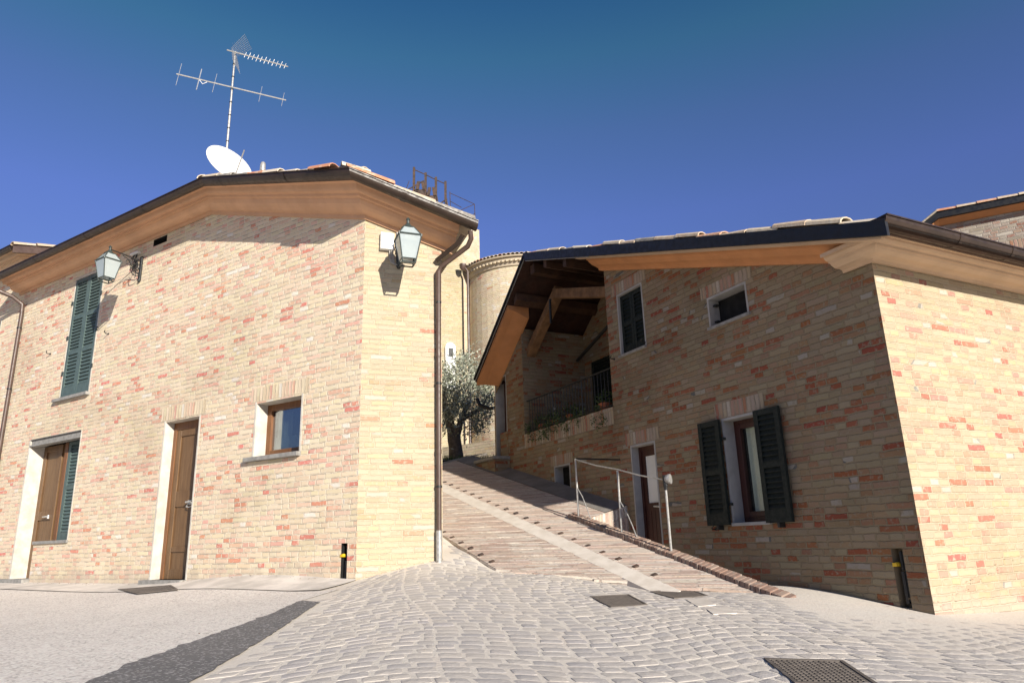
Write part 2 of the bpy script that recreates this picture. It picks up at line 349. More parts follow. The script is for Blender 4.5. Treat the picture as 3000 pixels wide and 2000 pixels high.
def glass_mat(name, col, f=.35, tint=(.55, .6, .6)):
    N = NT(name); N.t.nodes.remove(N.p)
    tr = N.n('ShaderNodeBsdfTransparent'); tr.inputs[0].default_value = c4(tint)
    gl = N.n('ShaderNodeBsdfGlossy'); gl.inputs['Roughness'].default_value = .02; gl.inputs[0].default_value = c4(col)
    mx = N.n('ShaderNodeMixShader'); mx.inputs[0].default_value = f
    N.l(tr.outputs[0], mx.inputs[1]); N.l(gl.outputs[0], mx.inputs[2]); N.l(mx.outputs[0], N.o.inputs[0]); return N.m
M_glass = glass_mat('window_glass', (.8, .85, .9), .36)
M_glassd = glass_mat('window_glass_dim', (.7, .75, .75), .10, (.9, .93, .9))
N = NT('lantern_glass'); N.col((.50, .57, .58, 1)); N.rough(.12); N.p.inputs['Transmission Weight'].default_value = .35; M_lgl = N.m
def tile_mat():
    N = NT('roof_tile_clay'); r = N.rnd(); o = N.oc()
    base = N.ramp(r, [(0, (.55, .45, .33)), (.3, (.50, .38, .27)), (.5, (.62, .53, .42)), (.68, (.50, .22, .12)), (.8, (.55, .30, .18)), (.9, (.22, .20, .18))], True)
    f = N.noise(o, 14, 5, .65)
    N.col(N.mix(N.map(.45, .7, f, 0, .6), base, (.60, .55, .45, 1))); N.rough(.92); N.bump(f, .006, 1.); return N.m
M_tile = tile_mat()
def cobble_mat():
    N = NT('porphyry_cobble'); r = N.rnd(); o = N.oc()
    base = N.ramp(r, [(0, (.50, .455, .41)), (.25, (.445, .415, .395)), (.5, (.53, .48, .425)), (.7, (.46, .425, .41)), (.85, (.58, .525, .46)), (1, (.40, .375, .365))])
    f = N.noise(o, 30, 5, .65); g = N.noise(o, 2.2, 4, .6)
    c = N.mix(N.map(.45, .75, f, 0, .55), base, (.60, .54, .47, 1)); c = N.mix(N.map(.5, .75, g, 0, .5), c, (.60, .53, .45, 1))
    N.col(c); N.rough(.85); N.bump(f, .006, 1.); return N.m
M_cob = cobble_mat()
def sand_mat():
    N = NT('sandy_mortar'); o = N.oc(); f = N.noise(o, 45, 5, .7); g = N.noise(o, 1.7, 4, .6); st = N.noise(o, 6, 5, .7)
    c = N.mix(N.map(.35, .7, f), (.74, .675, .59, 1), (.64, .58, .50, 1)); c = N.mix(N.map(.45, .7, g, 0, .5), c, (.70, .60, .51, 1))
    c = N.mix(N.map(.55, .8, st, 0, .35), c, (.34, .31, .28, 1))
    N.col(c); N.rough(.95); N.bump(f, .006, 1.); return N.m
M_sand = sand_mat()
def asphalt_mat(name, a, b, fleck, fl=.62, sc=160):
    N = NT(name); o = N.oc()
    v = N.n('ShaderNodeTexVoronoi'); N.l(o, v.inputs['Vector']); v.inputs['Scale'].default_value = sc
    sepc = N.n('ShaderNodeSeparateColor'); N.l(v.outputs['Color'], sepc.inputs[0])
    g = N.noise(o, 1.3, 5, .6)
    c = N.mix(N.map(.35, .65, g), c4(a), c4(b))
    c = N.mix(N.map(fl-.05, fl+.1, sepc.outputs[0]), c, c4(fleck))
    c = N.mix(N.map(.8, 1., sepc.outputs[1], 0, .5), c, (.16, .14, .12, 1))
    N.col(c); N.rough(.9); N.bump(N.M('ADD', N.M('MULTIPLY', v.outputs['Distance'], -.8), N.noise(o, 90, 3)), .006, 1.); return N.m
M_asL = asphalt_mat('worn_asphalt', (.64, .575, .52), (.72, .65, .59), (.80, .75, .68), .5, 62)
M_asD = asphalt_mat('fresh_asphalt', (.13, .125, .125), (.17, .16, .155), (.36, .34, .33), .80, 75)
def leaf_mat(name, a, b, c_):
    N = NT(name); r = N.rnd(); N.col(N.ramp(r, [(0, a), (.5, b), (1, c_)])); N.rough(.55)
    N.p.inputs['Subsurface Weight'].default_value = 0; return N.m
M_olive = leaf_mat('olive_leaf', (.13, .145, .10), (.27, .29, .21), (.48, .49, .40))
M_leaf = leaf_mat('pot_plant_leaf', (.02, .045, .012), (.04, .08, .02), (.09, .12, .03))
M_fl = plain('red_petal', (.5, .03, .02), .6)
# ------------------------------------------------------------------ wall builder
def wall(mb, F, u0, u1, z0, top, holes=(), o=0., uoff=0., flip=False):
    """vertical face with holes; top = [(u,z)...] piecewise; uv in metres"""
    us = sorted({u0, u1, *[t[0] for t in top if u0 < t[0] < u1], *[h[0] for h in holes], *[h[1] for h in holes]})
    tu = [t[0] for t in top]; tz = [t[1] for t in top]
    for a, b in zip(us[:-1], us[1:]):
        if b-a < 1e-5: continue
        za, zb = float(np.interp(a, tu, tz)), float(np.interp(b, tu, tz)); mid = (a+b)/2
        iv = [z0]
        hs_ = sorted([h for h in holes if h[0] < mid < h[1]], key=lambda h: h[2])
        segs = []; cur = z0; openTop = False
        for h in hs_:
            if h[2] > cur: segs.append((cur, h[2], cur, h[2]))
            cur = h[3]
            if h[3] > 90: openTop = True
        if not openTop: segs.append((cur, za, cur, zb))
        for (p0, p1, q0, q1) in segs:
            vs = [F.at(a, p0, o), F.at(b, q0, o), F.at(b, q1, o), F.at(a, p1, o)]
            uv = [(a+uoff, p0), (b+uoff, q0), (b+uoff, q1), (a+uoff, p1)]
            if flip: vs = vs[::-1]; uv = uv[::-1]
            mb.quad(*vs, uv=uv)
def reveal(mb, F, u0, u1, z0, z1, dep, o=0., bottom=True):
    a, b, c, d = F.at(u0, z0, o), F.at(u1, z0, o), F.at(u1, z1, o), F.at(u0, z1, o)
    k = -F.n*dep
    mb.quad(a, d, d+k, a+k); mb.quad(b, b+k, c+k, c); mb.quad(d, c, c+k, d+k)
    if bottom: mb.quad(a, a+k, b+k, b)
def lintel(F, u0, u1, z, h, mat, parent, o=.004, ov=.12):
    mb = MB(); a, b, c, d = F.at(u0-ov, z, o), F.at(u1+ov, z, o), F.at(u1+ov, z+h, o), F.at(u0-ov, z+h, o)
    mb.quad(a, b, c, d, uv=[(0, 0), (0, u1-u0+2*ov), (h, u1-u0+2*ov), (h, 0)])
    for p, q in ((d, c), (a, b)): mb.quad(p, q, q-F.n*o*1.5, p-F.n*o*1.5)
    return mb.build('lintel', mat, parent)
def louvre(mb, F, u0, u1, z0, z1, o, th=.035, st=.06, rails=(.5,), bot=.10, pitch=.052):
    """one louvred leaf: stiles, rails, slats"""
    mb.fbox(F, u0, u0+st, z0, z1, o, o+th); mb.fbox(F, u1-st, u1, z0, z1, o, o+th)
    zs = [z0] + [z0+(z1-z0)*r for r in rails] + [z1]
    mb.fbox(F, u0+st, u1-st, z0, z0+bot, o+.002, o+th-.002); mb.fbox(F, u0+st, u1-st, z1-.06, z1, o+.002, o+th-.002)
    for r in zs[1:-1]: mb.fbox(F, u0+st, u1-st, r-.03, r+.03, o+.002, o+th-.002)
    lo = z0+bot
    for k in range(len(zs)-1):
        a = (z0+bot) if k == 0 else zs[k]+.03; b = (z1-.06) if k == len(zs)-2 else zs[k+1]-.03
        n = max(1, int((b-a)/pitch)); p = (b-a)/n
        for i in range(n):
            zc = a+p*(i+.5)
            A = F.at(u0+st-.004, zc-p*.42, o+th-.006); X = F.d*(u1-u0-2*st+.008)
            mb.box(A, X, -F.n*(th-.014)+Z3*p*.72, Z3*.008)
    mb.fbox(F, u0+st-.003, u1-st+.003, z0+.02, z1-.02, o-.004, o+.004)
# ================================================================== SETTING
mb = MB()
xs = np.r_[-400, -150, -60, -30, np.linspace(-20, -7, 20), np.linspace(-6.8, 7, 116), np.linspace(7.6, 20, 20), 30, 60, 150, 400]; ys = np.r_[-400, -150, -60, -30, np.linspace(-20, 0, 30), np.linspace(.15, 11, 91), np.linspace(11.6, 20, 14), 30, 60, 150, 400]
XX, YY = np.meshgrid(xs, ys); ZZ = gz(XX, YY)
nx = len(xs); vs = [(x, y, z) for x, y, z in zip(XX.ravel(), YY.ravel(), ZZ.ravel())]
fs = [[j*nx+i, j*nx+i+1, (j+1)*nx+i+1, (j+1)*nx+i] for j in range(len(ys)-1) for i in range(nx-1)]
mb.add(vs, fs); tag(mb.build('ground', M_sand, smooth=True), kind='structure')
def sheet(name, poly, h, mat, n=26, kind='structure'):
    """a patch draped over the square: poly = 2 boundary polylines (left,right)"""
    mb = MB(); A, B = poly
    def res(P, t):
        P = np.array(P)[:, :2]; L = np.r_[0, np.cumsum(np.linalg.norm(np.diff(P, axis=0), axis=1))]; return np.array([np.interp(t*L[-1], L, P[:, k]) for k in (0, 1)])
    rows = []
    for i in range(n*2+1):
        t = i/(n*2); a, b = res(A, t), res(B, t)
        rows.append([a+(b-a)*j/n for j in range(n+1)])
    vs = []
    for r in rows:
        for p in r: vs.append((p[0], p[1], float(gz(p[0], p[1]))+h))
    fs = [[i*(n+1)+j, i*(n+1)+j+1, (i+1)*(n+1)+j+1, (i+1)*(n+1)+j] for i in range(n*2) for j in range(n)]
    mb.add(vs, fs); return tag(mb.build(name, mat, smooth=True), kind=kind)
# lines on the left of the square
def ext(a, b, t): return b+(b-a)*t
tip = G(935, 1766); bot = G(562, 2000)
edge = [tip[:2], bot[:2], ext(tip, bot, 1.6)[:2]]
l1, l2, l3, l4 = G(875, 1762), G(803, 1797), G(612, 1865), G(381, 1947)
l5 = G(262, 2000)
def rough(P, amp=.012, st=.06):
    P = [np.array(p[:2]) for p in P]; o = []; q = random.Random(2)
    for a, b in zip(P[:-1], P[1:]):
        n = max(1, int(np.linalg.norm(b-a)/st)); nn = np.array([-(b-a)[1], (b-a)[0]])/np.linalg.norm(b-a)
        for i in range(n): o.append(a+(b-a)*i/n+nn*q.gauss(0, amp))
    return o+[P[-1]]
ledge = rough([l1, l2, l3, l4, l5, ext(l4, l5, 3.)])
w0, w1 = FL.at(-.02, 0, 0), FL.at(14, 0, 0)
k0 = FL.at(-.1, 0, .62); k1 = FL.at(3.0, 0, .62); k2 = FL.at(14, 0, .66)
sheet('asphalt_road', ([np.array(k0[:2])+np.array([.25, -.15]), l1[:2], l2[:2], l3[:2], l4[:2], l5[:2], ext(l4, l5, 3.)[:2]], [k1[:2], FL.at(6, 0, .64)[:2], k2[:2], (-14, 8), (-14, -6)]), .005, M_asL)
sheet('asphalt_patch', (ledge, rough(edge, .006)), .010, M_asD, 60)
sheet('concrete_apron', ([w0[:2], w1[:2]], [k0[:2], k2[:2]]), .014, M_conc, 16)
# cobbles
def in_cob(p):
    x, y = p
    # right of asphalt edge
    for (a, b) in zip(edge[:-1], edge[1:]):
        if min(a[1], b[1])-.001 <= y <= max(a[1], b[1])+.001:
            xe = a[0]+(b[0]-a[0])*(y-a[1])/(b[1]-a[1])
            if x < xe+.08: return False
    q = np.array([x, y, 0.])-FL.P
    if y > tip[1]:
        if x < tip[0]: return False
    oL, uL = q@nL, q@dL
    if oL < .05 and uL > 0: return False
    if uL > .0 and oL < .45: return False
    uY, oY = q@dY, q@nY
    if oY < .03 and uY > -.05 and uY < 1.05: return False
    if oY < 0 and uY < 1.2 : return False
    q = np.array([x, y, 0.])-FS.P; u, d = q@dS, q@nS
    if d < .05 and u > 0: return False
    if (q@nT) < .12 and (q@dT) > 0: return False
    if u > 0 and d < .56+.02: return False
    # ramp front
    if u > .81+(d-.57)*1.68-.02 and d < 2.24: return False
    if y > 9.6: return False
    return True
mb = MB(); e1 = head(78)[:2]; e2 = np.array([-e1[1], e1[0]]); O = np.array([0.2, 1.2]); W = 2.1; A_ = .34
rr = random.Random(3)
def cpos(a, b):
    return O + e1*(a + .05*math.sin(b*1.9)) + e2*(b + A_*.5*math.cos(2*math.pi*a/W + .5*math.sin(b*.7)) + .06*math.sin(a*1.3+b))
for r in range(-20, 95):
    a = -6.5 + rr.random()*.1
    while a < 7:
        k = math.floor(a/W); wv = .142*rr.uniform(.78, 1.3); b_ = min(a+wv, (k+1)*W)
        if (k+1)*W-b_ < .05: b_ = (k+1)*W
        aa, bb = a+1e-4, b_-1e-4; a = b_
        if bb-aa < .045: continue
        h0, h1 = r*.136, (r+1)*.136
        c = [cpos(aa, h0), cpos(bb, h0), cpos(bb, h1), cpos(aa, h1)]
        ctr = sum(c)/4
        if not (-4.2 < ctr[0] < 6.5 and 1. < ctr[1] < 9.7) or not in_cob(ctr): continue
        js = [p+np.array([rr.uniform(-.012, .012), rr.uniform(-.009, .009)]) for p in c]
        out = []
        g = rr.uniform(.10, .17)
        js = [p+(ctr-p)*g for p in js]
        for i in range(4):
            p, q0, q1 = js[i], js[i-1], js[(i+1) % 4]
            f = rr.uniform(.05, .16); f2 = rr.uniform(.05, .16)
            out += [p+(q0-p)*f, p+(q1-p)*f2]
        # dusty, sunken stones toward the right wall
        dw = float((np.array([*ctr, 0.])-FS.P)@nT); q_ = float((np.array([*ctr, 0.])-FS.P)@dT)
        sink = 0.
        if ctr[0] > 1.5: sink = max(0., 1.1-dw*.75)*.010 if dw < 1.4 and ctr[0] > 2.2 else 0
        hh = rr.uniform(.0015, .0045)-sink*.5
        z = [float(v_) for v_ in gz(np.array([p[0] for p in out]+[ctr[0]]), np.array([p[1] for p in out]+[ctr[1]]))]
        n = 8; vs = []
        for i, p in enumerate(out): vs.append((p[0], p[1], z[i]-.012))
        for i, p in enumerate(out): q = p+(ctr-p)*.06; vs.append((q[0], q[1], z[i]+hh-.002))
        for i, p in enumerate(out): q = p+(ctr-p)*.22; vs.append((q[0], q[1], z[i]+hh))
        vs.append((ctr[0], ctr[1], z[8]+hh+.0015))
        fs = []
        for ring in (0, 1):
            for i in range(n): fs.append([ring*n+i, ring*n+(i+1) % n, (ring+1)*n+(i+1) % n, (ring+1)*n+i])
        for i in range(n): fs.append([2*n+i, 2*n+(i+1) % n, 3*n])
        mb.add(vs, fs, None, rr.random())
tag(mb.build('cobblestones', M_cob, smooth=True), kind='structure')
# ramp -------------------------------------------------------------
UT = 9.3
mb = MB(); st0 = 3.32-.303*14; stp = .303
SHR = 1.07
def rs(u, d, h=0.): return rp(u+SHR*(d-1.21), d, h)
def tread(mb, d0, d1, ufront):
    k = 0; u = st0
    while u < UT:
        ua, ub = u, min(u+stp, UT)
        # clip with the oblique front edge
        f0, f1 = ufront(d0)-SHR*(d0-1.21), ufront(d1)-SHR*(d1-1.21)
        ca, cb = max(ua, f0), max(ua, f1)
        if ub > min(f0, f1)+.02:
            ca, cb = min(ca, ub-.01), min(cb, ub-.01)
            hz_ = lambda uu: .010*(1-(uu-ua)/stp)
            A, B = rs(ca, d0, hz_(ca)), rs(cb, d1, hz_(cb)); C, D = rs(ub, d1, .0), rs(ub, d0, .0)
            mb.quad(B, A, D, C, uv=[(d1, cb), (d0, ca), (d0, ub), (d1, ub)])
            lo = -.15
            for P, Q, u1_, u2_, dd in ((A, D, ca, ub, d0), (B, C, cb, ub, d1)):
                mb.quad(P, Q, rs(u2_, dd, lo), rs(u1_, dd, lo), uv=[(0, 0), (u2_-u1_, 0), (u2_-u1_, .2), (0, .2)])
            mb.quad(A, B, rs(cb, d1, lo), rs(ca, d0, lo), uv=[(d0, 0), (d1, 0), (d1, .2), (d0, .2)])
        u += stp
front = lambda d: .81+(d-.57)*1.68
for _k in range(2): tread(mb, .78+_k*.2175, .78+(_k+1)*.2175, front)
for _k in range(4): tread(mb, 1.405+_k*.20375, 1.405+(_k+1)*.20375, front)
tag(mb.build('brick_ramp', M_ramp), kind='structure')
mb = MB()   # small dark blocks, their colour standing in for shaded notches at tread ends
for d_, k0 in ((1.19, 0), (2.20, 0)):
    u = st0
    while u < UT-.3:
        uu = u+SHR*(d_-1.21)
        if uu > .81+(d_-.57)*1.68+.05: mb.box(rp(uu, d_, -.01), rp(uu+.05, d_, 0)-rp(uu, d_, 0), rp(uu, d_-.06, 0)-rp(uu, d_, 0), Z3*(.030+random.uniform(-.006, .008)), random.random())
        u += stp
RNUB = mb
mb = MB()
ua = 1.66
for k in range(40):
    a, b = ua+(UT-ua)*k/40, ua+(UT-ua)*(k+1)/40
    mb.quad(rp(a, 1.41, .006), rp(a, 1.21, .006), rp(b, 1.21, .006), rp(b, 1.41, .006))
mb.quad(rp(ua, 1.21, .006), rp(ua, 1.41, .006), rp(ua, 1.41, -.2), rp(ua, 1.21, -.2))
for d_ in (1.21, 1.41): mb.quad(rp(ua, d_, .006), rp(UT, d_, .006), rp(UT, d_, -.2), rp(ua, d_, -.2))
tag(mb.build('stone_channel', M_strip, smooth=False), kind='structure')
# kerb of bricks on edge
mb = MB(); u = .78
while u < 4.35:
    l = .062; hh = .055+random.uniform(-.004, .004)
    base = min(0, 0)
    A = rp(u, .67+random.uniform(-.004, .004), -.25); 
    mb.box(A, rp(u+l-.008, .63, 0)-rp(u, .63, 0), rp(u, .78, 0)-rp(u, .67, 0), Z3*(.25+hh), random.random())
    u += l
N = NT('kerb_brick'); r = N.rnd(); N.col(N.mix(N.map(.5, .7, N.noise(N.oc(), 25, 4)), N.ramp(r, [(0, (.30, .19, .14)), (.5, (.22, .14, .11)), (1, (.36, .27, .21))]), (.30, .25, .21, 1))); N.rough(.9); M_kerb = N.m
tag(mb.build('brick_kerb', M_kerb, bevel=.006), kind='structure')
tag(RNUB.build('notch_shade_blocks', M_rust_notch, bevel=.004), kind='structure')  # dark material paints the notch shade on these added blocks
# shaded walkway beside the wall (rests on ramp plane) with its brick end step
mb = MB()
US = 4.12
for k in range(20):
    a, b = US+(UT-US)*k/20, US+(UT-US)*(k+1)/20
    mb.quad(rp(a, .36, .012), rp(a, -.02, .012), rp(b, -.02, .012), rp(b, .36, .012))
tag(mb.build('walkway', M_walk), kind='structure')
mb = MB()
for k in range(20):
    a, b = US+(UT-US)*k/20, US+(UT-US)*(k+1)/20
    mb.quad(rp(a, .80, .006), rp(a, .36, .006), rp(b, .36, .006), rp(b, .80, .006), uv=[(.8, a-1.07*.8), (.36, a-1.07*.36), (.36, b-1.07*.36), (.8, b-1.07*.8)])
tag(mb.build('ramp_margin', M_ramp), kind='structure')
mb = MB()
A, B = rp(US-.003, .66, .004), rp(US-.003, -.02, .004)
mb.quad(A, B, B-Z3*1.1, A-Z3*1.1, uv=[(0, 0), (0, .68), (.27, .68), (1.1, 0)])
mb.f and None
mb.uv[-1] = [(.02, 0), (.02, .68), (1.1, .68), (1.1, 0)]
tag(mb.build('step_riser', M_ramp), kind='structure')
# well floor in front of the low door, running out to the square
mb = MB()
fl = [(4.13, -.16), (3.2, -.10), (2.4, .02), (1.6, .135), (.9, .10)]
for (a, za), (b, zb) in zip(fl[:-1], fl[1:]):
    mb.quad(FS.at(a, za, -.02), FS.at(a, za, .68), FS.at(b, zb, .68), FS.at(b, zb, -.02))
tag(mb.build('lower_path', M_sand), kind='structure')
mb = MB()   # retaining side of the ramp toward the well
mb.quad(rp(.9, .68, 0), rp(4.3, .68, 0), rp(4.3, .68, -1.), rp(.9, .68, -.4), uv=[(0, .4), (3.4, 1.), (3.4, 0), (0, 0)])
tag(mb.build('retaining_edge', M_ramp), kind='structure')
# cobbled strip left of ramp is on the square; upper street
mb = MB(); zt = 1.52+ZC
pts = [FS.at(UT, 0, 6), FS.at(UT, 0, -3), FS.at(40, 0, -3), FS.at(40, 0, 12)]
up0 = [rp(UT, 2.6, -.0), rp(UT, -.05, -.0)]
mb.add([rp(UT, 2.6, -.0), rp(UT, -.3, 0), FS.at(UT+1.5, 1.95+ZC-.1, -.3), FS.at(UT+1.5, 1.45+ZC, 2.9)], [[0, 1, 2, 3]])
mb.add([FS.at(UT+1.5, 1.45+ZC, 2.9), FS.at(UT+1.5, 1.85+ZC, -.3), FS.at(UT+45, 1.9+ZC, -6), FS.at(UT+45, 1.5+ZC, 14)], [[0, 1, 2, 3]])
tag(mb.build('upper_street', M_walk), kind='structure')
# ================================================================== LEFT HOUSE (A)
LE = 9.22
A_ = thing('brick_house', 'left brick house with the satellite dish on its roof and two wall lanterns', 'house', FL.at(0, float(gz(*FL.P[:2])), 0))
zt_ = 5.04+ZC; zc = 4.03+ZC
topL = [(0, zc), (3.26, zt_), (LE, zt_)]
hW1 = (6.26, 7.19, 2.64+ZC, 4.84+ZC); hD2 = (3.12, 3.93, -.345+ZC, 1.86+ZC); hW2 = (1.02, 1.885, 1.165+ZC, 1.875+ZC)
hWa = (6.31, 7.36, .26+ZC, 2.0+ZC); hDa = (7.36, 8.0, -.33+ZC, 2.0+ZC)
hV = (4.42, 4.80, 4.88+ZC, 5.0+ZC)
hG = (.14, .235, -.46+ZC, .05+ZC)
b0 = -.7+ZC
mb = MB(); wall(mb, FL, 0, LE, b0, topL, [hW1, hD2, hW2, hWa, hDa, hV, hG], flip=True)
# back and far side
BK = head(32.2)
mb.quad(FL.at(LE, b0), FL.at(LE, b0)+BK*7, FL.at(LE, zt_+1)+BK*7, FL.at(LE, zt_), uv=[(0, 0), (7, 0), (7, 5), (0, 5)])
wl = mb.build('wall', M_brA, A_)
YE = 1.0; topY = [(0, zc), (YE, zc-.3*YE)]
mb = MB(); wall(mb, FY, 0, YE, b0, topY, [], uoff=3.3)
bk2 = head(-16)
P, Q = FY.at(YE, b0), FY.at(YE, zc-.3*YE)
mb.quad(P, P+bk2*9, Q+bk2*9+Z3*1.2, Q, uv=[(0, 0), (9, 0), (9, 4.4), (0, 4.4)])
wy = mb.build('wall', M_brY, A_); tag(wy, 'paler yellow end wall of the house')
# back closure
mb = MB(); P1 = FL.at(LE, b0)+BK*7; P2 = FY.at(YE, b0)+bk2*9
mb.quad(P1, P2, P2+Z3*6, P1+Z3*6.6); mb.build('back_wall', M_brA, A_)
# roof planes
G0 = FL.at(3.26-.97*.5, zc+.31*(3.26-.97*.5)+.33, .5)
mY = (nL+nY)/(1+nL@nY)
G1 = FL.P+mY*.5+Z3*(zc+.33); G2 = FY.at(1.3, zc+.33-.3*1.55, .5)
n1 = np.cross(G1-G0, G2-G0); n1 = n1/n1[2]
n2 = np.array([*(-(BK*.3)[:2]), 1.])
E0 = FL.at(LE+.15, zt_+.33-.15, .5)
hd = np.cross(n1, n2); hd = hd/np.linalg.norm(hd[:2]); hd = hd if hd[2] > 0 else -hd
H1 = G0+hd*4.5
mb = MB()
R1 = E0+BK*4.+Z3*1.2
K = G0+hd*(1.2/max(hd[2], .05))
mb.add([G0, E0, R1, K], [[0, 1, 2, 3]])
def onp(P, n, k): return P
P3 = G2+bk2*8; P3[2] = (n1@G0 - n1[0]*P3[0]-n1[1]*P3[1])
P4 = K.copy()+bk2*2
P4[2] = (n1@G0 - n1[0]*P4[0]-n1[1]*P4[1])
mb.add([G1, G0, K, P4, P3, G2], [[0, 1, 2, 3, 4, 5]])
mb.add([R1, K, K+BK*5-Z3*1.5, R1+BK*5-Z3*1.5], [[0, 1, 2, 3]])
roofA = mb.build('roof', M_tile, A_)
# cornice
prof = [(-.02, -.02), (.03, -.02), (.035, .03), (.07, .035), (.10, .045), (.15, .07), (.19, .105), (.21, .145), (.215, .165), (.265, .17), (.27, .20), (.33, .205), (.345, .23), (.36, .275), (.365, .285), (.43, .29), (.43, .33), (-.02, .33)]
def nodesA():
    def main(u): return lambda o, h: FL.at(u, zt_+h-.3*max(o, 0), o)
    def kink(o, h): uk = 3.26-.97*o; return FL.at(uk, zc+.31*uk+h, o)
    def corner(o, h): return FL.P+mY*o+Z3*(zc+h)
    def yend(o, h): return FY.at(YE+.14, zc+h-.3*(YE+.14+.5*o), o)
    return [main(LE+.12), main(6), kink, corner, yend]
mb = MB(); mb.sweep(prof, nodesA(), closed=True, cap=True)
mb.build('cornice', M_corn, A_)
# gutter
def gutter(nodes, r=.075, oc_=.50, hc=.315, seams=()):
    mb = MB(); pr = []
    for i in range(11):
        a = math.pi+math.pi*i/10; pr.append((oc_-r*math.cos(a)*-1*-1, hc+r*math.sin(a)))
    pr2 = [(oc_+(x-oc_)*.93, y+.003) for x, y in pr][::-1]
    mb.sweep([(oc_-r-.004, hc+.012)]+pr+[(oc_+r+.012, hc+.012), (oc_+r+.012, hc+.0)]+pr2, nodes, closed=True, cap=True)
    for e_ in (nodes[0], nodes[-1]):
        V = [e_(oc_+(x-oc_)*.99, y) for x, y in pr]; mb.add(V, [list(range(len(V)))])
    for s in seams:
        mb.sweep([(oc_+(x-oc_)*1.05, hc+(y-hc)*1.05) for x, y in pr], s)
    return mb
NA = nodesA()
def yend2(o, h): return FY.at(1.32, zc+h-.3*(1.32+.25), o)
NG = NA[:4]+[yend2]
def seamA(u): return [lambda o, h, u=u: FL.at(u, zt_+h-.3*max(o, 0), o), lambda o, h, u=u: FL.at(u+.07, zt_+h-.3*max(o, 0), o)]
def zH(u): return zc+.31*2.775*(u+.25)/(2.775+.25)
def seamH(u): return [lambda o, h, u=u: FL.at(u, zH(u)+h, o), lambda o, h, u=u: FL.at(u+.06, zH(u+.06)+h, o)]
def seamY(u): return [lambda o, h, u=u: FY.at(u, zc+h-.3*(u+.25), o), lambda o, h, u=u: FY.at(u+.06, zc+h-.3*(u+.31), o)]
mb = gutter(NG, r=.092, hc=.345, seams=[seamA(4.2), seamA(5.9), seamA(7.6), seamH(2.3), seamH(.9), seamY(.35)])
mb.build('gutter', M_gut, A_)
# edge tiles on roof A
def tile(mb, P, fwd, side, upv, L=.42, r=.085, c=None, r2=None):
    """half round cover tile: P low front centre, fwd direction up the roof"""
    n = 7; r2 = r2 or r*.8; vs = []
    for k, rr_ in ((0, r), (1, r2)):
        for t_ in (0, .014):
            for i in range(n):
                a = math.pi*i/(n-1); q = rr_-t_
                vs.append(P+fwd*L*k+side*math.cos(a)*q+upv*math.sin(a)*q*.8)
    fs = []
    for i in range(n-1):
        fs.append([i, i+1, 2*n+i+1, 2*n+i]); fs.append([n+i+1, n+i, 3*n+i, 3*n+i+1])
        fs.append([i+1, i, n+i, n+i+1]); fs.append([2*n+i, 2*n+i+1, 3*n+i+1, 3*n+i])
    mb.add(vs, fs, None, random.random() if c is None else c)
mb = MB()
def unit(v): return v/np.linalg.norm(v)
fm = unit(BK+Z3*.3)
u = LE+.1
while u > 2.8:
    for k in range(3):
        P = FL.at(u+random.uniform(-.01, .01), zt_+.335-.15-.035+random.uniform(-.004, .006), .47)+fm*(k*.33)+Z3*.012*k
        tile(mb, P, fm, dL, Z3, r=.088)
    u -= .205
# hip end: tiles run up the hip plane
gd = np.array([-n1[0], -n1[1], 0]); gs = np.linalg.norm(gd); fh = unit(gd/gs+Z3*gs)
def hipz(P, h=0): P = P.copy(); P[2] = (n1@G0-n1[0]*P[0]-n1[1]*P[1])+h; return P
sh = unit(np.cross(fh, Z3))
def vtiles(Pa, Pb, inw, L=.33, r=.085):
    """cover tiles lying along a raking edge from its low end Pa up to Pb"""
    e = Pb-Pa; l_ = np.linalg.norm(e); e = e/l_; sdv = unit(np.cross(e, Z3)); n_ = max(1, int(l_/L))
    for i in range(n_):
        for row in (0, 1):
            P = Pa+e*(l_*i/n_)+inw*(.05+.19*row)+Z3*(.055+random.uniform(0, .025)+.05*row)
            tile(mb, P, unit(e+Z3*-.02), sdv, Z3, r=r*random.uniform(.9, 1.1), L=l_/n_+.07)
vtiles(G1, G0, -nL, .34, .085); vtiles(G2, G1, -nY, .44, .10)
P = G1-mY*.14+Z3*.03; tile(mb, P+FY.d*.16, unit(-FY.d+Z3*.25), unit(np.cross(FY.d, Z3)), Z3, r=.14, L=.36, c=.55)
tile(mb, P-FY.d*.26+Z3*.07, unit(FL.d+Z3*.25), unit(np.cross(FL.d, Z3)), Z3, r=.10, L=.42, c=.7)
for i in range(3):
    P = G0+hd*(.30*i)+Z3*.03; tile(mb, P, unit(hd), unit(np.cross(hd, Z3)), Z3, r=.10, L=.36, c=.1)
mb.build('roof_tiles', M_tile, roofA)
# --- openings of house A
def window_frame(name, F, u0, u1, z0, z1, o, w, mat, parent, th=.05, mull=False):
    mb = MB(); mb.fbox(F, u0, u0+w, z0, z1, o, o+th); mb.fbox(F, u1-w, u1, z0, z1, o, o+th)
    mb.fbox(F, u0+w, u1-w, z0, z0+w*1.15, o+.001, o+th-.001); mb.fbox(F, u0+w, u1-w, z1-w, z1, o+.001, o+th-.001)
    if mull: mb.fbox(F, (u0+u1)/2-w*.5, (u0+u1)/2+w*.5, z0+w, z1-w, o+.002, o+th+.006)
    return mb.build(name, mat, parent, bevel=.004)
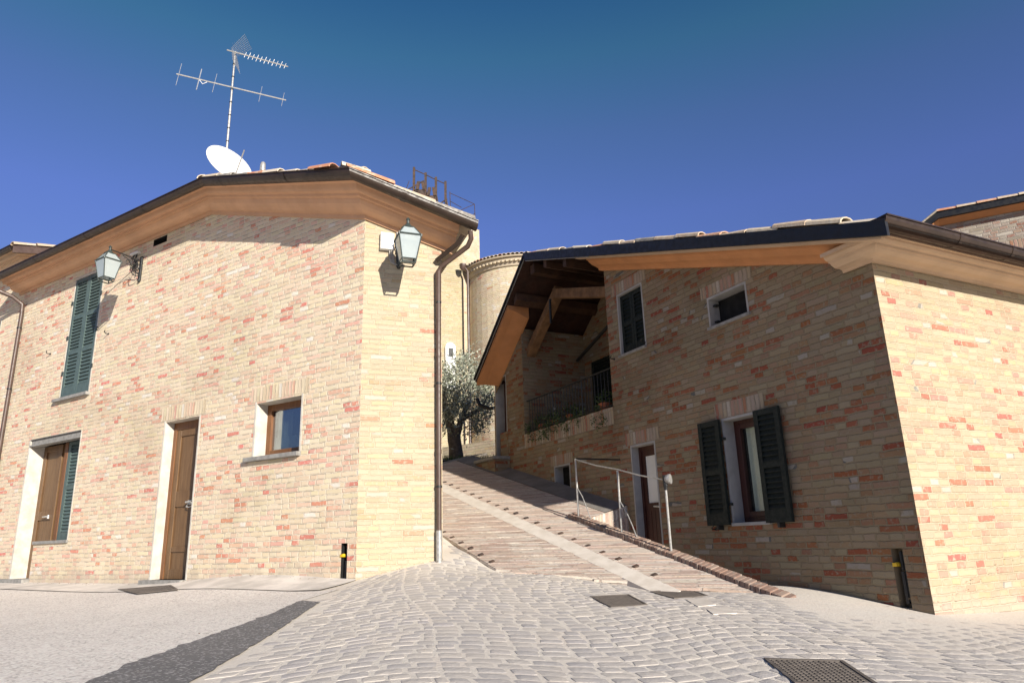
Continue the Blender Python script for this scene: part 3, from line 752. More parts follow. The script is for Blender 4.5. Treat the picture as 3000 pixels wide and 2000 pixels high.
# upper shuttered window
W1 = tag(MB().build('window', M_int, A_) if False else bpy.data.objects.new('window', None)); COL.objects.link(W1); W1.parent = A_; WL[W1.name] = WL[A_.name]
def win_empty(parent, nm='window'):
    o = bpy.data.objects.new(nm, None); COL.objects.link(o); o.parent = parent; o.empty_display_size = .1; WL[o.name] = WL[parent.name]; return o
mb = MB(); reveal(mb, FL, *hW1, .12); mb.fbox(FL, hW1[0]-.03, hW1[0], hW1[2], hW1[3]+.035, -.001, .004); mb.fbox(FL, hW1[1], hW1[1]+.018, hW1[2], hW1[3]+.035, -.001, .004); mb.fbox(FL, hW1[0], hW1[1], hW1[3], hW1[3]+.035, -.001, .004)
mb.build('surround', M_plas, W1)
um = (hW1[0]+hW1[1])/2
for a, b in ((hW1[0]+.01, um-.002), (um+.002, hW1[1]-.01)):
    mb = MB(); louvre(mb, FL, a, b, hW1[2]+.02, hW1[3]-.015, -.035, rails=(.36, .66), bot=.17, pitch=.058); mb.build('shutter', M_green, W1)
mb = MB(); mb.fbox(FL, hW1[0]+.01, hW1[1]-.01, hW1[2], hW1[3], -.115, -.06); mb.build('pane', M_int, W1)
mb = MB(); mb.fbox(FL, hW1[0]-.06, hW1[1]+.13, hW1[2]-.055, hW1[2], -.08, .07); mb.build('sill', M_stone, W1, bevel=.006)
for zz in (hW1[2]+.45, hW1[2]+1.1, hW1[3]-.45):
    for uu in (hW1[0]-.012, hW1[1]+.012): mb = MB(); mb.fbox(FL, uu-.025, uu+.025, zz-.035, zz+.035, .003, .016); mb.build('hinge', M_lamp, W1)
# square window
W2 = win_empty(A_)
mb = MB(); reveal(mb, FL, *hW2, .24); mb.fbox(FL, hW2[0]-.03, hW2[0], hW2[2], hW2[3]+.02, -.001, .004); mb.fbox(FL, hW2[1], hW2[1]+.03, hW2[2], hW2[3]+.02, -.001, .004)
mb.build('jamb', M_plas, W2)
window_frame('frame', FL, hW2[0], hW2[1], hW2[2], hW2[3], -.24, .085, M_dfr, W2, .06)
mb = MB(); mb.fbox(FL, hW2[0]+.08, hW2[1]-.08, hW2[2]+.08, hW2[3]-.08, -.222, -.214); mb.build('pane', M_glass, W2)
mb = MB(); mb.fbox(FL, hW2[0]-.03, hW2[1]+.13, hW2[2]-.055, hW2[2], -.2, .07); mb.build('sill', M_stone, W2, bevel=.008)
lintel(FL, hW2[0], hW2[1], hW2[3]+.022, .19, M_sold, W2)
mb = MB(); mb.fbox(FL, hW2[0]-.3, hW2[1]+.3, hW2[2]-.3, hW2[3]+.2, -1.3, -1.28); mb.fbox(FL, hW2[0]-.3, hW2[1]+.3, hW2[2]-.32, hW2[2]-.3, -1.3, -.25); mb.fbox(FL, hW2[0]-.32, hW2[0]-.3, hW2[2]-.3, hW2[3]+.2, -1.3, -.25); mb.fbox(FL, hW2[1]+.3, hW2[1]+.32, hW2[2]-.3, hW2[3]+.2, -1.3, -.25); mb.fbox(FL, hW2[0]-.3, hW2[1]+.3, hW2[3]+.2, hW2[3]+.22, -1.3, -.25)
mb.build('room', M_int, W2)
# curtain and box behind the pane
mb = MB()
for i in range(10):
    a = hW2[1]-.085-i*.028
    mb.quad(FL.at(a, hW2[2]+.1, -.30-.012*(i % 2)), FL.at(a-.035, hW2[2]+.1, -.30-.012*((i+1) % 2)), FL.at(a-.035, hW2[3]-.1, -.30-.012*((i+1) % 2)), FL.at(a, hW2[3]-.1, -.30-.012*(i % 2)))
mb.build('curtain', M_curt, W2)
mb = MB(); q0 = hW2[0]+.3
mb.fbox(FL, q0, hW2[1]-.1, hW2[2]+.03, hW2[2]+.27, -.34, -.252)
o_ = mb.build('storage_box', M_white, None, loc=FL.at(q0, hW2[2]+.03, -.28)); tag(o_, 'white box standing inside the small square window of the left house', 'box')
# door D2
D2 = win_empty(A_, 'door')
mb = MB(); reveal(mb, FL, *hD2, .20); mb.fbox(FL, hD2[0]-.03, hD2[0], hD2[2], hD2[3]+.02, -.001, .004); mb.fbox(FL, hD2[1], hD2[1]+.03, hD2[2], hD2[3]+.02, -.001, .004)
mb.build('jamb', M_plas, D2)
mb = MB(); u0, u1, z0, z1 = hD2
mb.fbox(FL, u0, u0+.07, z0, z1, -.2, -.14); mb.fbox(FL, u1-.07, u1, z0, z1, -.2, -.14); mb.fbox(FL, u0+.07, u1-.07, z1-.11, z1, -.199, -.141); mb.build('frame', M_dfr, D2, bevel=.004)
mb = MB(); a, b = u0+.07, u1-.07; z1d = z1-.11
mb.fbox(FL, a, b, z0, z1d, -.195, -.175)
mb.fbox(FL, a, a+.10, z0, z1d, -.176, -.155); mb.fbox(FL, b-.10, b, z0, z1d, -.176, -.155)
for za, zb in ((z0, z0+.13), (z0+.36, z0+.43), (z0+.98, z0+1.2), (z1d-.1, z1d)): mb.fbox(FL, a+.10, b-.10, za, zb, -.176, -.157)
mb.build('door_leaf', M_door, D2, bevel=.004)
mb = MB(); zh = z0+1.03; mb.tube([FL.at(a+.22, zh, -.155), FL.at(a+.22, zh, -.10), FL.at(a+.09, zh+.01, -.10)], .009); mb.fbox(FL, a+.05, a+.26, zh-.03, zh+.03, -.157, -.151)
mb.tube([FL.at(a+.25, zh-.02, -.15), FL.at(a+.25, zh-.06, -.13), FL.at(a+.17, zh-.07, -.12), FL.at(a+.1, zh-.05, -.13), FL.at(a+.08, zh-.0, -.15)], .006)
mb.build('handle', M_alu, D2, smooth=True)
lintel(FL, hD2[0], hD2[1], hD2[3]+.022, .2, M_sold, D2)
mb = MB(); mb.fbox(FL, u0-.03, u1+.12, z0-.07, z0, -.2, .10); mb.build('threshold', M_stone, D2, bevel=.006)
# shop style door + window D1
D1 = win_empty(A_, 'door_window'); zA = 2.0+ZC; dep = .30
mb = MB()
k = -nL*dep
def q4(F, a, b, z0, z1, o0, o1, mb):  # plane facing along +-u at u=a
    mb.quad(F.at(a, z0, o0), F.at(a, z1, o0), F.at(a, z1, o1), F.at(a, z0, o1))
q4(FL, hDa[1], 0, hDa[2], zA, 0, -dep, mb); q4(FL, hWa[0], 0, hWa[2], zA, 0, -dep, mb); q4(FL, hDa[0], 0, hDa[2], hWa[2], 0, -dep, mb)
mb.quad(FL.at(hWa[0], zA), FL.at(hDa[1], zA), FL.at(hDa[1], zA, -dep), FL.at(hWa[0], zA, -dep))
mb.quad(FL.at(hWa[0], hWa[2]), FL.at(hWa[0], hWa[2], -dep), FL.at(hWa[1], hWa[2], -dep), FL.at(hWa[1], hWa[2]))
mb.fbox(FL, hWa[0]-.025, hWa[0], hWa[2], zA, -.001, .004); mb.fbox(FL, hDa[1], hDa[1]+.04, hDa[2], zA, -.001, .004)
mb.build('jamb', M_plas, D1)
mb = MB(); mb.fbox(FL, hWa[0], hDa[1], zA-.09, zA, -.10, -.02); mb.fbox(FL, hWa[0], hDa[1], zA-.115, zA-.09, -.12, .012); mb.fbox(FL, hWa[0], hDa[1], zA-.0, zA+.012, -.10, .012); mb.build('steel_lintel', M_stone, D1)
mb = MB(); zt1 = zA-.1
mb.fbox(FL, 7.0, 8.0, hDa[2], zt1, -.30, -.27)
mb.fbox(FL, 7.36, 7.46, hDa[2], zt1, -.271, -.245); mb.fbox(FL, 7.90, 8.0, hDa[2], zt1, -.271, -.245); mb.fbox(FL, 7.46, 7.90, zt1-.1, zt1, -.271, -.247); mb.fbox(FL, 7.46, 7.90, hDa[2], hDa[2]+.2, -.271, -.247); mb.fbox(FL, 7.46, 7.90, hDa[2]+.95, hDa[2]+1.1, -.271, -.247)
mb.build('door_leaf', M_door, D1, bevel=.004)
mb = MB(); mb.fbox(FL, 7.08, 7.18, hWa[2], zt1, -.27, -.20); mb.build('frame', M_dfr, D1, bevel=.004)
mb = MB(); zh = hDa[2]+1.0; mb.tube([FL.at(7.52, zh, -.245), FL.at(7.52, zh, -.2), FL.at(7.64, zh, -.2)], .009); mb.lathe(FL.at(7.52, zh-.03, -.24), [(.02, 0), (.02, .06)]); mb.build('handle', M_alu, D1, smooth=True)
mb = MB(); louvre(mb, FL, 6.33, 7.07, hWa[2]+.01, zt1, -.24, rails=(.52,), bot=.12, pitch=.055, st=.085); mb.build('shutter', M_green, D1)
mb = MB(); mb.fbox(FL, 6.32, 7.1, hWa[2], zt1, -.30, -.28); mb.build('pane', M_int, D1)
mb = MB(); mb.fbox(FL, 6.27, 7.36, hWa[2]-.05, hWa[2], -.25, .03); mb.build('sill', M_stone, D1, bevel=.006)
mb = MB(); mb.fbox(FL, 7.33, 8.25, hDa[2]-.06, hDa[2], -.3, .12); mb.build('threshold', M_stone, D1, bevel=.006)
# vent slot
mb = MB(); reveal(mb, FL, *hV, .15); mb.quad(FL.at(hV[0], hV[2], -.14), FL.at(hV[1], hV[2], -.14), FL.at(hV[1], hV[3], -.14), FL.at(hV[0], hV[3], -.14)); mb.build('vent', M_int, A_)
# gas pipe niche
def gas_niche(F, h, par, lab, label, mat_rev, side=1):
    mb = MB(); reveal(mb, F, *h, .10); mb.quad(F.at(h[0], h[2], -.1), F.at(h[1], h[2], -.1), F.at(h[1], h[3], -.1), F.at(h[0], h[3], -.1)); mb.build('niche', mat_rev, par)
    T = thing('gas_pipe', label, 'pipe', F.at((h[0]+h[1])/2, h[2]+.06, -.03), 'gas pipes at the wall corners')
    um = (h[0]+h[1])/2
    mb = MB(); mb.tube([F.at(um, h[2]+.03, -.045), F.at(um, h[3]-.19, -.045)], .024, 10); mb.build('sleeve', M_black, T, smooth=True)
    mb = MB(); mb.tube([F.at(um, h[3]-.18, -.045), F.at(um, h[3]-.03, -.045)], .013, 8); mb.tube([F.at(um, h[3]-.03, -.045), F.at(um-.03*side, h[3]-.03, -.045), F.at(um-.035*side, h[2]+.05, -.03)], .008, 8); mb.build('riser', M_iron, T, smooth=True)
    mb = MB(); mb.box(F.at(um+.035*side, h[3]-.15, -.04)-F.d*.02, F.d*.04, F.n*.05, Z3*.03); mb.lathe(F.at(um+.03*side, h[3]-.145, -.02), [(.018, 0), (.022, .015), (.014, .03)], 10); mb.build('valve_handle', M_yel, T)
gas_niche(FL, hG, A_, '', 'black gas pipe with yellow valve in the sunny corner of the left house', M_int)
# downpipes of A
T = thing('downpipe', 'brown downpipe at the right edge of the left house, beside the ramp', 'downpipe', FY.at(1.0, -.17+ZC, .06))
def yp(x, y, o): u, z = FY.px(x, y, o); return FY.at(u, z, o)
pts = [yp(1378, 676, .50), yp(1380, 700, .47), yp(1370, 722, .40), yp(1294, 780, .10), yp(1284, 797, .06)]; ub_, zb_ = FY.px(1290, 1635, .06)
ub_ = FY.px(1284, 797, .06)[0]; pts += [FY.at(ub_, 3., .06), FY.at(ub_, 1.0, .06), FY.at(ub_, .13+ZC, .06)]
mb = MB(); mb.tube(pts, .031, 12)
for zz in (2.9, 1.7): mb.tube([FY.at(ub_, zz, .06), FY.at(ub_, zz+.05, .06)], .035, 12)
mb.build('pipe', M_pipe, T, smooth=True)
mb = MB(); mb.tube([FY.at(ub_, .16+ZC, .06), FY.at(ub_, -.20+ZC, .06)], .037, 12); mb.build('cast_iron_foot', M_galv, T, smooth=True)
for zz in (1.3, 2.55, 3.6):
    mb = MB(); mb.tube([FY.at(ub_, zz, .06), FY.at(ub_, zz+.025, .06)], .038, 12); mb.fbox(FY, ub_-.01, ub_+.01, zz, zz+.025, 0, .03); mb.build('bracket', M_iron, T, smooth=True)
T = thing('downpipe', 'square section brown stub pipe under the gutter end above the sunny corner', 'downpipe', FY.at(1.0, 3.4+ZC, .06))
mb = MB(); mb.tube([yp(1356, 690, .47), yp(1342, 712, .38), yp(1280, 762, .05)], .04, 4); mb.build('pipe', M_gut, T)
T = thing('downpipe', 'brown downpipe at the far left where two house fronts meet', 'downpipe', FL.at(9.2, -.4+ZC, .06))
pl = [FL.at(9.28, zt_+.03, .50), FL.at(9.28, zt_-.05, .46), FL.at(9.1, zt_-.17, .22), FL.at(9.02, zt_-.30, .07), FL.at(9.02, zt_-.5, .06), FL.at(9.02, 1., .06), FL.at(9.02, -.4+ZC, .06)]
mb = MB(); mb.tube(pl, .036, 12); mb.build('pipe', M_pipe, T, smooth=True)
for zz in (2.2, 3.7, 4.9): mb = MB(); mb.tube([FL.at(9.02, zz, .06), FL.at(9.02, zz+.03, .06)], .042, 12); mb.build('bracket', M_iron, T, smooth=True)
# shutter hooks
def hook(F, px, label):
    u, z = F.px(*px); T = thing('shutter_hook', label, 'hook', F.at(u, z, 0), 'iron shutter hooks')
    mb = MB(); mb.tube([F.at(u, z, -.01), F.at(u, z, .05), F.at(u-.03, z+.01, .09), F.at(u-.07, z+.03, .10)], .007, 6); mb.build('arm', M_iron, T, smooth=True)
    mb = MB(); mb.tube([F.at(u, z, -.005), F.at(u, z, .006)], .018, 8); mb.build('plate', M_iron, T)
hook(FL, (148, 1037), 'small iron hook on the left house, left of the tall closed shutters')
hook(FL, (318, 978), 'small iron hook on the left house, under the shadow of the far lantern')
# satellite dish, antenna
DP = None
def above(P, px): # point on the vertical through P seen at image row px
    v = ray(*px); t = math.hypot(P[0], P[1])/math.hypot(v[0], v[1]); return np.array([P[0], P[1], v[2]*t+ZC])
base = FL.at(3.05, zt_+.25, -.15)
def pt_at(px, D): v = ray(*px); q = v*D/math.hypot(v[0], v[1]); return q+OFF
Dm = 11.1
mt = pt_at((664, 440), Dm); mtop = above(mt, (672, 148)); 
T = thing('tv_antenna', 'tall galvanised mast with two television aerials above the satellite dish', 'antenna', mt-Z3*.5)
mtp = mt+Z3*(mtop[2]-mt[2])
mb = MB(); mb.tube([mt-Z3*.75, mt+Z3*.75], .019, 10); mb.tube([mt+Z3*.72, mtp], .016, 10); mb.build('mast', M_galv, T, smooth=True)
for k in range(7):
    mb = MB(); z = mt[2]+(mtp[2]-mt[2])*(.08+.13*k); mb.tube([(mt[0], mt[1], z), (mt[0], mt[1], z+.02)], .023, 8); mb.build('clamp', M_black, T)
h2 = pt_at((845, 198), Dm-.2)
def yagi(name, c, P0, P1, elems, vert=True):
    mb = MB(); mb.tube([P0, P1], .011, 6); a = mb.build(name, M_alu, T, smooth=True)
    ax = unit(P1-P0); sd_ = unit(np.cross(ax, Z3)); upv = unit(np.cross(sd_, ax))
    for t, l, thick in elems:
        mb = MB(); C = P0+(P1-P0)*t; mb.tube([C-upv*l/2, C+upv*l/2], thick, 5); mb.build('element', M_alu, a)
    return ax, sd_, upv, a
P0 = pt_at((665, 147), Dm); P1 = pt_at((844, 196), Dm-.35)
ax, sd_, upv, a = yagi('boom', 0, P0, P1, [(.30+.065*i, .13 if i % 2 else .10, .0045) for i in range(11)])
mb = MB()   # mesh reflector, V shaped
C = P0+(P1-P0)*.12
tz = unit(.45*ax*1+upv)
for sgn in (1, -1):
    for i in range(9):
        s0 = (i-4)*.028; d_ = unit(ax*.55+upv*sgn)
        mb.tube([C+sd_*s0, C+sd_*s0*1.6+d_*.30], .0018, 4)
    for j in range(7):
        d_ = unit(ax*.55+upv*sgn); Q = C+d_*(.04+.042*j); mb.tube([Q-sd_*.17, Q+sd_*.17], .0018, 4)
mb.build('reflector', M_galv, a)
P0 = pt_at((517, 217), Dm+.1); P1 = pt_at((838, 294), Dm-.1)
yagi('boom', 0, P0, P1, [(.02, .42, .004), (.2, .40, .008), (.34, .36, .004), (.76, .30, .004), (.97, .26, .004)])
mb = MB()   # drooping coax loops
a1 = P0+(P1-P0)*.2; a2 = P0+(P1-P0)*.27; mb.tube([a1, (a1+a2)/2-Z3*.07, a2-Z3*.02, a2], .005, 5); mb.build('coax_cable', M_white, T)
# dish
DC = pt_at((672, 480), 10.75)
T = thing('satellite_dish', 'white satellite dish standing on the left house roof edge', 'satellite dish', DC-Z3*.35)
nd = unit(np.array([.60, -.52, .42])); dr = .40
sx_ = unit(np.cross(nd, Z3)); sy_ = np.cross(sx_, nd)
mb = MB(); vs = [DC-nd*.07]; n = 32; R = 5
for k in range(1, R+1):
    q = k/R
    for j in range(n):
        a = 2*math.pi*j/n; vs.append(DC+(sx_*math.cos(a)*.92+sy_*math.sin(a))*dr*q - nd*.07*(1-q*q))
fs = [[0, 1+j, 1+(j+1) % n] for j in range(n)]
for k in range(R-1):
    for j in range(n): fs.append([1+k*n+j, 1+(k+1)*n+j, 1+(k+1)*n+(j+1) % n, 1+k*n+(j+1) % n])
mb.add(vs, fs)
o_ = mb.build('reflector', M_dish, T, smooth=True); s_ = o_.modifiers.new('s', 'SOLIDIFY'); s_.thickness = .012
mb = MB(); mb.tube([DC-nd*.08, DC-nd*.2, DC-nd*.2-Z3*.5], .022, 8); mb.build('stand', M_galv, T, smooth=True)
mb = MB(); mb.tube([DC-sy_*dr*.98, DC-sy_*dr*.4+nd*.42], .010, 6); mb.build('feed_arm', M_galv, T, smooth=True)
# little motor / box on roof
P = pt_at((770, 492), 10.4)
T = thing('roof_vent', 'small grey tin box on a bracket above the left house gutter', 'roof vent', P-Z3*.12)
mb = MB(); mb.lathe(P-Z3*.06, [(.04, 0), (.045, .02), (.04, .13), (.03, .15)], 10); mb.build('canister', M_galv, T, smooth=True)
mb = MB(); mb.tube([P-Z3*.2, P-Z3*.05], .012); mb.tube([P-Z3*.2-FL.d*-.0+FL.d*.15, P-Z3*.06], .009); mb.build('bracket', M_iron, T)
# ------------------------------------------------------------------ wall lantern (local: x along wall, y out, z up; origin at mount)
def lantern(label):
    T = thing('wall_lantern', label, 'wall lantern', (0, 0, 0), 'four sided wall lanterns')
    b = .54; s0, s1, s2 = .135, .078, .06
    zb, zt = -.50, -.16
    def ring(s, z): return [np.array([-s, b-s, z]), np.array([s, b-s, z]), np.array([s, b+s, z]), np.array([-s, b+s, z])]
    lo, mi, to = ring(s1, zb), ring(s0, zt), ring(s2, -.035)
    mb = MB()
    for i in range(4):
        j = (i+1) % 4
        mb.tube([lo[i], mi[i]], .008, 6); mb.tube([mi[i], to[i]], .008, 6); mb.tube([lo[i], lo[j]], .009, 6)
        mb.tube([mi[i], mi[j]], .012, 6); mb.tube([to[i], to[j]], .008, 6)
        mb.tube([lo[i]+(mi[i]-lo[i])*.14, lo[j]+(mi[j]-lo[j])*.14], .006, 6)
    for i in range(4): mb.lathe(mi[i]-Z3*.02, [(.012, 0), (.012, .03)], 6)
    mb.build('cage', M_lamp, T)
    mb = MB()
    for i in range(4):
        j = (i+1) % 4; a, b_ = lo[i]+(mi[i]-lo[i])*.15, lo[j]+(mi[j]-lo[j])*.15
        mb.quad(a, b_, mi[j], mi[i]); mb.quad(mi[i], mi[j], to[j], to[i])
    gi = mb.build('glass', M_lgl, T)
    mb = MB(); mb.lathe((0, b, -.04), [(.085, 0), (.08, .012), (.05, .03), (.035, .055), (.018, .07), (.018, .11), (.028, .12), (.018, .135), (.005, .15)], 12); mb.build('cap', M_lamp, T, smooth=True)
    mb = MB(); mb.tube([(0, 0, .0), (0, b*.5, .03), (0, b, .045)], .010, 6)
    sc = [(0, .02+.16*math.sin(t)*(1-t/9)+.02*t, -.16+.11*math.cos(t)) for t in np.linspace(-1.2, 5.2, 22)]
    mb.tube(sc, .007, 5)
    mb.tube([(0, .0, -.26), (0, .10, -.2), (0, .24, -.02), (0, .33, .01)], .007, 5)
    mb.tube([(0, .22+.045*math.cos(t), -.075+.045*math.sin(t)) for t in np.linspace(0, 5.6, 14)], .006, 5)
    mb.build('bracket', M_iron, T, smooth=True)
    mb = MB(); mb.box((-.03, 0, -.33), (.06, 0, 0), (0, .03, 0), (0, 0, .42)); mb.lathe((0, .02, -.36), [(.02, 0), (.03, .03), (.02, .06)], 8); mb.build('wall_plate', M_iron, T, bevel=.006)
    return T
lan = lantern('wall lantern hanging left beside the tall closed green shutters')
u_, z_ = FL.px(420, 740); P = FL.at(u_, z_, 0); P = P-Z3*.17; lan.location = P; lan.rotation_euler = (0, 0, math.atan2(nL[1], nL[0])-math.pi/2); WL[lan.name] = P
u2_, z2_ = FY.px(1168, 712); P = FY.at(u2_, z2_, 0)
lan2 = dup(lan, P, math.atan2(nY[1], nY[0])-math.pi/2, 'wall lantern on the pale yellow end wall, beside a white junction box')
# junction boxes and cables
def jbox(F, px0, px1, label, d=.07, name='junction_box'):
    a, zb = F.px(px0[0], px1[1]); b, zt = F.px(px1[0], px0[1]); a, b = min(a, b), max(a, b)
    T = thing(name, label, 'junction box', F.at((a+b)/2, zb, 0)); mb = MB(); mb.fbox(F, a, b, zb, zt, 0, d); mb.build('case', M_white, T, bevel=.006)
    mb = MB(); mb.fbox(F, a+.01, b-.01, zb+.01, zt-.01, d, d+.004); mb.build('lid', M_white, T)
    return T, a, b, zb, zt
T, a, b, zb, zt = jbox(FY, (1112, 690), (1152, 733), 'white junction box with grey conduits on the pale yellow end wall')
mb = MB()
for i in range(3):
    uu = b-.05+.022*i; mb.tube([FY.at(uu, zb, .04), FY.at(uu, zb-.1, .03), FY.at(uu+.02, zb-.16-.01*i, .03), FY.at(b+.09, zb-.19, .02)], .006, 6)
mb.tube([FY.at(b+.05, zb+.0, .02), FY.at(b+.045, zt+.05, .02), FY.at(b+.03, zt+.11, .02), FY.at(b-.01, zt+.13, .02)], .008, 6)
mb.tube([FY.at(b+.07, zb+.0, .02), FY.at(b+.065, zt+.10, .02)], .008, 6)
mb.build('conduit', M_galv, T, smooth=True)
T, a, b, zb, zt = jbox(FL, (392, 737), (414, 752), 'small white junction box behind the far lantern bracket on the left house')
mb = MB()
rr = random.Random(5)
for i in range(6):
    x0 = (a+b)/2+rr.uniform(-.05, .05); pts = [FL.at(x0, zb+.02, .03)]
    for k in range(5): pts.append(FL.at(x0+rr.uniform(-.07, .09), zb-.06-.08*k*rr.uniform(.6, 1.), .02+rr.uniform(0, .03)))
    pts.append(FL.at(x0-.04, zb-.10, .02)); mb.tube(pts, .004, 5)
mb.build('cable', M_black, T, smooth=True)
# ================================================================== HOUSE C far left
C_ = thing('brick_house', 'taller brick house at the far left edge, its gable rising behind the left house', 'house', FL.at(LE+.02, -.4+ZC, 0))
FLc = FL; cz = 5.56+ZC
hC = (10.02, 10.9, 2.9+ZC, 4.62+ZC)
FCs = Fr(FL.at(LE+.03, 0, 0), BK, -dL)
mb = MB(); wall(mb, FL, LE, 17, b0, [(LE, cz), (17, cz)], [hC], flip=True, o=.0); wall(mb, FCs, 0, 6, b0, [(0, cz), (6, cz+1.6)], [])
mb.quad(FL.at(17, b0), FL.at(17, b0)+BK*6, FL.at(17, cz+1.6)+BK*6, FL.at(17, cz)); mb.quad(FL.at(17, b0)+BK*6, FCs.at(6, b0), FCs.at(6, cz+1.6), FL.at(17, cz+1.6)+BK*6)
mb.build('wall', M_brA, C_)
mC = nL-dL
sC = .27
def nC():
    return [lambda o, h: FL.at(17, cz+h-sC*max(o, 0), o), lambda o, h: FL.P+dL*(LE+.03)+mC*o+Z3*(cz+h-sC*max(o, 0)), lambda o, h: FCs.at(6, cz+h+1.6, o)]
mb = MB(); mb.sweep(prof, nC(), closed=True, cap=True); mb.build('cornice', M_cornB, C_)
g_ = gutter(nC()[:2]); g_.build('gutter', M_gut, C_)
mb = MB(); nn = nC()[1:]; mb.sweep([(.44, .20), (.49, .20), (.49, .36), (.44, .36)], nn, closed=True, cap=True); mb.build('verge_flashing', M_pipe, C_)
mb = MB(); PP = [FL.at(17, cz+.34-sC*.5, .5), FL.P+dL*(LE+.03)+mC*.5+Z3*(cz+.34-sC*.5), FCs.at(6, cz+1.94, .5), FL.at(17, cz+1.94, 0)+BK*6]
mb.add(PP, [[0, 1, 2, 3]]); rc = mb.build('roof', M_tile, C_)
mb = MB()
for i in range(16):
    P = PP[1]+(PP[2]-PP[1])*(i/16)-FCs.n*.06+Z3*.02; tile(mb, P, unit(PP[2]-PP[1]), -FCs.n, Z3, r=.09, L=.4)
mb.build('roof_tiles', M_tile, rc)
Wc = win_empty(C_); uc = (hC[0]+hC[1])/2
for a, b in ((hC[0]+.01, uc-.002), (uc+.002, hC[1]-.01)):
    mb = MB(); louvre(mb, FL, a, b, hC[2]+.02, hC[3]-.015, -.075, rails=(.36, .66), bot=.17, pitch=.058); mb.build('shutter', M_green, Wc)
mb = MB(); reveal(mb, FL, *hC, .12); mb.fbox(FL, hC[0]-.035, hC[0], hC[2], hC[3]+.035, -.001, .004); mb.build('surround', M_plas, Wc)
mb = MB(); mb.fbox(FL, *hC, -.12, -.1); mb.build('pane', M_int, Wc)
# ================================================================== RIGHT HOUSE (B)
B_ = thing('brick_house', 'right brick house with the shaded gable wall, loggia and open dark green shutters', 'house', FS.at(0, -.63+ZC, 0))
SE = 8.22; UR = 5.94; zr0 = 2.40+ZC; sl1 = .345; sl2 = -.775
def wtop(u): return zr0+sl1*u if u <= UR else zr0+sl1*UR+sl2*(u-UR)
topS = [(0, wtop(0)), (UR, wtop(UR)), (SE, wtop(SE))]
LG0, LG1, LGZ = 4.28, 7.0, 1.755+ZC
hW3 = (3.43, 3.98, 2.48+ZC, 3.35+ZC); hW4 = (1.57, 2.16, 2.37+ZC, 2.71+ZC); hW5 = (1.62, 2.14, .13+ZC, 1.25+ZC)
hD3 = (3.43, 3.92, -.74+ZC, 1.18+ZC); hW6 = (5.56, 6.01, .76+ZC, 1.125+ZC); hW7 = (7.70, 8.14, 1.52+ZC, 3.0+ZC)
hG2 = (.19, .30, -.63+ZC, -.15+ZC)
hLG = (LG0, LG1, LGZ, 99.)
bB = -1.1+ZC
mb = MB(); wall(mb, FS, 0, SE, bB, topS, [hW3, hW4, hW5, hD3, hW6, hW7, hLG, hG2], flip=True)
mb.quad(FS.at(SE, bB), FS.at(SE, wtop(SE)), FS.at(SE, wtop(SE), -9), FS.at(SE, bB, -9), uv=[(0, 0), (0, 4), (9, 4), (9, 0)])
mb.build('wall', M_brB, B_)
mb = MB(); wall(mb, FT, 0, 9, bB, [(0, zr0), (9, zr0)], [], uoff=5.1)
mb.quad(FT.at(9, bB), FT.at(9, zr0), FT.at(9, wtop(UR))+dS*UR, FT.at(9, bB)+dS*UR); mb.quad(FT.at(9, bB)+dS*UR, FT.at(9, wtop(UR))+dS*UR, FT.at(9, wtop(SE))+dS*SE, FT.at(9, bB)+dS*SE)
ow = mb.build('wall', M_brT, B_); tag(ow, 'sunlit eave wall of the right house')
# loggia inside
LD = 1.32
mb = MB()
def iv(F, u, o0, o1, z0, z1, flip=False):
    a = [F.at(u, z0, o0), F.at(u, z0, o1), F.at(u, z1, o1), F.at(u, z1, o0)]; uv = [(o0+9, z0), (o1+9, z0), (o1+9, z1), (o0+9, z1)]
    if flip: a = a[::-1]; uv = uv[::-1]
    mb.quad(*a, uv=uv)
iv(FS, LG1, 0, -LD, 1.2+ZC, wtop(LG1)+.1); iv(FS, LG0, 0, -LD, 1.2+ZC, wtop(LG0)+.1, True)
FSb = Fr(FS.at(0, 0, -LD), dS, nS)
_a, _za = FSb.px(1797, 1060); _b, _zb = FSb.px(1730, 1062); hLD = (max(_a, LG0+.02), _b, 1.2+ZC, _zb)
wall(mb, FSb, LG0, LG1, 1.2+ZC, [(LG0, wtop(LG0)+.1), (UR, wtop(UR)+.1), (LG1, wtop(LG1)+.1)], [hLD], flip=True)
reveal(mb, FSb, *hLD, .12, bottom=False)
# parapet back and top
mb.quad(FS.at(LG0, 1.2+ZC, -.26), FS.at(LG1, 1.2+ZC, -.26), FS.at(LG1, LGZ, -.26), FS.at(LG0, LGZ, -.26), uv=[(0, 0), (2.7, 0), (2.7, .55), (0, .55)])
mb.quad(FS.at(LG0, 1.2+ZC, 0), FS.at(LG1, 1.2+ZC, 0), FS.at(LG1, 1.2+ZC, -LD), FS.at(LG0, 1.2+ZC, -LD), uv=[(0, 0), (2.7, 0), (2.7, 1.3), (0, 1.3)])
lg = mb.build('loggia', M_brB, B_)
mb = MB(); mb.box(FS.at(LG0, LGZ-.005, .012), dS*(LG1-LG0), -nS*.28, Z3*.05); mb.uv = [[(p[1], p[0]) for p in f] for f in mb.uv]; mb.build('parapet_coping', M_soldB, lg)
mb = MB(); a, b, c, d = FS.at(LG0, LGZ-.2, .004), FS.at(LG1, LGZ-.2, .004), FS.at(LG1, LGZ, .004), FS.at(LG0, LGZ, .004); mb.quad(a, b, c, d, uv=[(0, 0), (0, 2.7), (.2, 2.7), (.2, 0)]); mb.build('soldier_course', M_soldB, lg)
